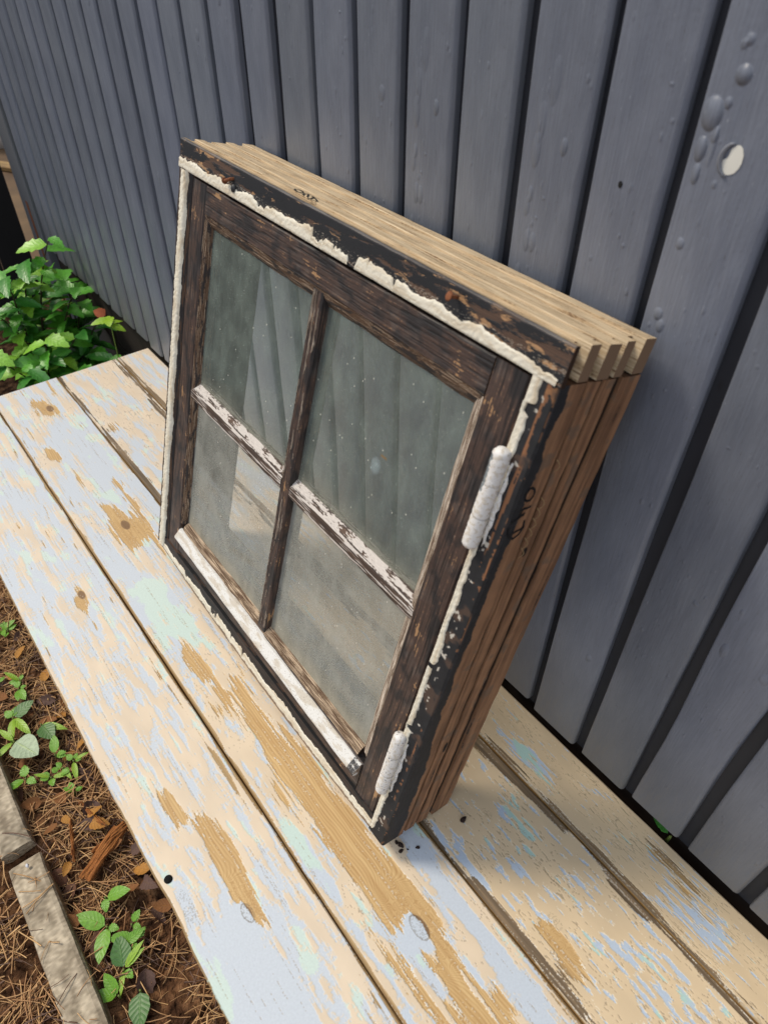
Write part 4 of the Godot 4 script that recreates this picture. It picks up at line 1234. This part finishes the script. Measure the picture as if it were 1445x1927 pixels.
	rosette("broadleaf_weed", "upright bright green two-leaf weed just off the bench edge", "weed", Vector3(-0.765, gy, 0.680), [[60, 0.5, 0, 0.95], [-20, 0.1, 3, 0.9]], wm)
	rosette("broadleaf_weed", "green weed with two spread leaves beside the middle of the kerb", "weed", Vector3(-0.715, gy, 0.697), [[215, 0.12, 0, 1.15], [-35, 0.15, 0, 1.1], [40, 0.3, 3, 0.8]], wm)
	rosette("broadleaf_weed", "dark green broad-leaved weed close to the kerb near the bottom", "weed", Vector3(-0.632, gy, 0.700), [[165, 0.2, 1, 1.05], [95, 0.5, 2, 0.7], [110, 0.5, 2, 0.8], [20, 0.3, 3, 0.8], [-30, 0.2, 2, 0.6]], wm)
	rosette("broadleaf_weed", "weed of two narrow green leaves right at the bottom of the photo", "weed", Vector3(-0.600, gy, 0.722), [[190, 0.25, 0, 0.8], [235, 0.2, 0, 0.85]], wm)
	rosette("broadleaf_weed", "single round dull green leaf on dark soil near the bottom", "weed", Vector3(-0.585, gy, 0.690), [[-25, 0.05, 1, 1.1]], wm)
	rosette("broadleaf_weed", "large pale upturned leaf with yellow-green stalks above the kerb", "weed", Vector3(-1.185, gy + 0.012, 0.715), [[25, 0.12, 4, 0.95], [-70, 0.1, 2, 0.9], [200, 0.2, 2, 0.8]], wm)
	rosette("broadleaf_weed", "round dark leaf and long narrow leaves above the pale upturned leaf", "weed", Vector3(-1.255, gy, 0.700), [[100, 0.3, 1, 1.0], [15, 0.3, 2, 1.2], [-20, 0.2, 2, 1.1], [150, 0.2, 3, 1.0], [200, 0.15, 3, 1.0]], wm)
	rosette("broadleaf_weed", "long dark narrow-leaved weed close under the bench edge", "weed", Vector3(-1.200, gy, 0.655), [[10, 0.2, 1, 1.1], [40, 0.2, 2, 1.0]], wm)
	rosette("broadleaf_weed", "small pointed light green weed at the end of the upper kerb", "weed", Vector3(-1.085, gy + 0.01, 0.722), [[-80, 0.2, 0, 0.8], [170, 0.15, 3, 1.1], [30, 0.2, 3, 0.9]], wm)
	for k in 15:          # clover and seedlings in patches
		var c: Array = [[-1.085, 0.655, 0.05], [-1.03, 0.675, 0.04], [-1.33, 0.68, 0.07], [-1.45, 0.66, 0.09], [-0.69, 0.675, 0.03]][k % 5]
		var at := Vector3(c[0] + rng.randf_range(-1, 1) * c[2], gy, c[1] + rng.randf_range(-1, 1) * c[2] * 0.6)
		var ls := []
		for j in 3 + k % 3: ls.append([rng.randf_range(0, 360), rng.randf_range(0.1, 0.5), 3 if j < 3 else [0, 2][k % 2], rng.randf_range(0.5, 0.85)])
		rosette("clover_weed", "small %s-leaved weed, %s of the patch %s" % [["three", "four", "five"][k % 3], ["near side", "back"][int(at.z < c[1])] + (" left" if at.x < c[0] else " right"), ["above the upper kerb", "nearest the bench edge", "beside the pale upturned leaf", "under the bench front", "by the lower kerb"][k % 5]], "weed", at, ls, wm, "small weeds between bench and kerb")
	rosette("broadleaf_weed", "green leaf showing in the dark gap between bench and wall", "weed", Vector3(-0.150, -0.005, -0.010), [[170, 0.1, 0, 0.6]], [leaf_mesh(0.05, 0.02, 0.05, 0.2, 0.1, 31, g3)])

# ---------------------------------------------------------------- litter
func build_litter() -> void:
	var hf := FastNoiseLite.new(); hf.seed = 9; hf.frequency = 3.5; hf.fractal_octaves = 3
	# pine needles: beyond counting
	var b := MB.new()
	for k in 3:
		var q := []
		for i in 5:
			var t := i / 4.0
			q.append([Vector3(-0.0010, 0.004 * sin(PI * t), (t - 0.5) * 0.055 ), Vector3(0.0010, 0.004 * sin(PI * t), (t - 0.5) * 0.055), Vector3(0, 0.0012 + 0.004 * sin(PI * t), (t - 0.5) * 0.055)])
		for i in 4:
			for j in 3:
				b.quad(q[i][j], q[i + 1][j], q[i + 1][(j + 1) % 3], q[i][(j + 1) % 3], Vector2(), Vector2(), Vector2(), Vector2(), 1)
		break
	var nm := mat(Color.WHITE, 0.7)
	nm.vertex_color_use_as_albedo = true
	var am := ArrayMesh.new()
	b.put(am, nm)
	var mm := MultiMesh.new()
	mm.transform_format = MultiMesh.TRANSFORM_3D
	mm.use_colors = true
	mm.mesh = am
	var n := 12000
	mm.instance_count = n
	var dens := FastNoiseLite.new(); dens.seed = 77; dens.frequency = 6.0
	for i in n:
		var x := 0.0
		var z := 0.0
		for tries in 6:
			x = rng.randf_range(-2.6, -0.3)
			z = rng.randf_range(0.55, 1.1) if rng.randf() < 0.93 else rng.randf_range(0.05, 0.6)
			if x > -0.66 and z < 0.74 and rng.randf() < 0.55: continue
			if z > 0.748 and z < 0.812 and rng.randf() < 0.96: continue
			if dens.get_noise_2d(x, z) > rng.randf_range(-0.4, 0.4): break
		var y := GROUND + hf.get_noise_2d(x, z) * 0.022 + smoothstep(0.80, 0.84, z) * 0.03 + rng.randf_range(0.0, 0.014)
		if z > 0.748 and z < 0.812: y = -0.398
		var bs := Basis.from_euler(Vector3(rng.randfn(0, 0.12), rng.randf_range(0, TAU), rng.randf_range(0, TAU))).scaled(Vector3(1, 1, 1) * rng.randf_range(0.4, 1.35))
		mm.set_instance_transform(i, Transform3D(bs, Vector3(x, y, z)))
		var c := Color(0.40, 0.20, 0.085).lerp(Color(0.72, 0.45, 0.20), rng.randf())
		if rng.randf() < 0.2: c = Color(0.16, 0.09, 0.06)
		mm.set_instance_color(i, c)
	var mi := MultiMeshInstance3D.new()
	mi.name = "pine_needles"
	mi.multimesh = mm
	add_child(mi)
	mi.set_meta("kind", "stuff")
	tag(mi, "brown fallen pine needles scattered over the soil on both sides of the kerb", "pine needles")
	# dry leaves, each its own
	var dm := [leaf_mesh(0.05, 0.032, 0.15, 0.45, 0.35, 41, leaf_mat(Color(0.42, 0.28, 0.20), 0.8, 0.1)), leaf_mesh(0.045, 0.03, 0.1, 0.3, -0.3, 42, leaf_mat(Color(0.55, 0.36, 0.19), 0.8, 0.1)), leaf_mesh(0.055, 0.03, 0.15, 0.5, 0.4, 43, leaf_mat(Color(0.40, 0.30, 0.26), 0.8, 0.1)), leaf_mesh(0.04, 0.024, 0.1, 0.3, 0.2, 44, leaf_mat(Color(0.72, 0.50, 0.20), 0.7, 0.2))]
	for k in 70:
		if k % 4 == 0 and k < 58 and k > 20: continue
		var x := rng.randf_range(-1.5, -0.55)
		var z := rng.randf_range(0.58, 0.745)
		if k % 5 == 4: z = rng.randf_range(0.82, 0.95)
		if k > 58:
			x = rng.randf_range(-2.4, -1.88)
			z = rng.randf_range(0.06, 0.5)
		if x > -0.68 and z < 0.74 and k % 3: x -= 0.35
		var o := obj("dry_leaf", dm[k % 4])
		o.transform = face(Vector3(x, GROUND + hf.get_noise_2d(x, z) * 0.022 + 0.014 + smoothstep(0.80, 0.84, z) * 0.03, z), Vector3(rng.randf_range(-1, 1), rng.randf_range(-0.15, 0.25), rng.randf_range(-1, 1)), Vector3(rng.randf_range(-0.5, 0.5), 1, rng.randf_range(-0.5, 0.5)), rng.randf_range(0.6, 1.1))
		var tone: String = ["purplish brown", "tan", "grey-brown", "ochre yellow"][k % 4]
		var where := "beyond the bench end" if k > 58 else "beyond the kerb" if z > 0.8 else "under the bench edge" if z < 0.64 else "against the kerb" if z > 0.70 else "between kerb and bench"
		var near := "" if k > 58 else ", near the bottom" if x > -0.8 else ", near bark" if x > -1.0 else ", amid weeds" if x > -1.25 else ", far left"
		var big_s := o.transform.basis.x.length()
		var sz := "large" if big_s > 0.95 else "small" if big_s < 0.75 else "mid-sized"
		var turn: String = ["stalk to the wall", "stalk to the right", "stalk outward", "stalk to the left"][posmod(int(round(atan2(o.transform.basis.z.x, o.transform.basis.z.z) / (PI / 2))), 4)]
		tag(o, "%s %s dry leaf, %s, %s%s" % [sz, tone, turn, where, near], "leaf", "dry leaves on the ground")
	var big := obj("dry_leaf", leaf_mesh(0.13, 0.10, 0.25, 0.5, 0.2, 45, leaf_mat(Color(0.44, 0.33, 0.22), 0.8, 0.15), 0.3))
	big.transform = face(Vector3(-2.06, -0.19, 0.16), Vector3(0.8, 0.15, -0.4), Vector3(0.3, 1, 0.5))
	tag(big, "large crumpled brown leaf caught in the green just past the bench end", "leaf")
	var rust := obj("dry_leaf", leaf_mesh(0.05, 0.04, 0.15, 0.3, 0.2, 46, leaf_mat(Color(0.60, 0.30, 0.14), 0.8, 0.2), 0.3))
	rust.transform = face(Vector3(-2.09, 0.015, 0.03), Vector3(-0.6, 0.3, 0.5), Vector3(0.6, 1, 0.5), 0.8)
	tag(rust, "small rust-orange leaf beside the yellow-green seedling at the wall", "leaf")
	# rotten wood beside the bench
	var bm := mat(Color(0.95, 0.74, 0.52), 0.9, raw_mat.albedo_texture, raw_mat.heightmap_texture, 0.2)
	var chips := [[-0.842, 0.655, 0.105, 0.024, 118.0, "rotten bark slab of splintered brown wood under the bench edge"], [-0.86, 0.630, 0.075, 0.014, 100.0, "thin splintered wood piece between the bark slab and the bench"], [-0.925, 0.640, 0.085, 0.007, 15.0, "pale wood sliver lying across above the bark slab"], [-0.905, 0.690, 0.07, 0.006, 160.0, "narrow brown twig between the kerb joint and the bark slab"]]
	for q in chips:
		var t := thing("wood_piece", q[5], "wood piece", Vector3(q[0], GROUND + 0.018, q[1]))
		t.rotation = Vector3(0, deg_to_rad(q[4]), 0.05)
		for j in 3:
			var ww: float = q[3] / 3.0
			var ofs: float = rng.randf_range(-0.012, 0.012)
			obj("splinter", stick(rect(-0.004, -ww * 0.55, 0.004 + rng.randf_range(0, 0.003), ww * 0.5, 0.001), -q[2] * 0.5 + ofs, q[2] * 0.5 + ofs, 8, func(s, p): return Vector3(s, p.x + 0.003 * sin(s * 60.0 + j), p.y + (j - 1) * ww), bm, raw_mat, 0.0012), t)
	var shell := thing("white_chip", "white paint chip on the kerb stone just past the joint", "paint chip", Vector3(-0.895, -0.399, 0.773))
	obj("flake", tube([Vector3(-0.004, 0.001, 0), Vector3(0, 0.003, 0), Vector3(0.004, 0.001, 0)], [0.002, 0.0035, 0.0015], 7, mat(Color(0.85, 0.85, 0.87), 0.4)), shell)
	# crumbs of soil on the bench at the window's foot
	for k in 7:
		var p: Vector3 = [Vector3(-0.372, 0, 0.297), Vector3(-0.366, 0, 0.302), Vector3(-0.379, 0, 0.300), Vector3(-0.355, 0, 0.281), Vector3(-0.393, 0, 0.311), Vector3(-0.362, 0, 0.293), Vector3(-0.345, 0, 0.205)][k]
		var s: float = [0.0045, 0.0035, 0.003, 0.003, 0.002, 0.0016, 0.005][k]
		var o := obj("soil_crumb", tube([Vector3(-s, s * 0.5, 0), Vector3(-s * 0.3, s * 0.6, s * 0.2), Vector3(s * 0.4, s * 0.7, 0), Vector3(s, s * 0.4, -s * 0.1)], [s * 0.3, s * 0.8, s * 0.6, s * 0.3], 7, mat(Color(0.16, 0.10, 0.075), 0.95)))
		o.position = p
		o.rotation.y = k * 1.3
		tag(o, ["largest dark crumb of soil under the window corner", "second largest dark crumb, touching the window corner", "dark crumb of soil left of the largest one", "dark crumb nearest the plank joint by the window", "small crumb farthest in front of the window corner", "tiniest dark crumb between the larger ones", "dark crumb behind the window's rear bottom edge"][k], "soil crumb", "soil crumbs at the foot of the window")
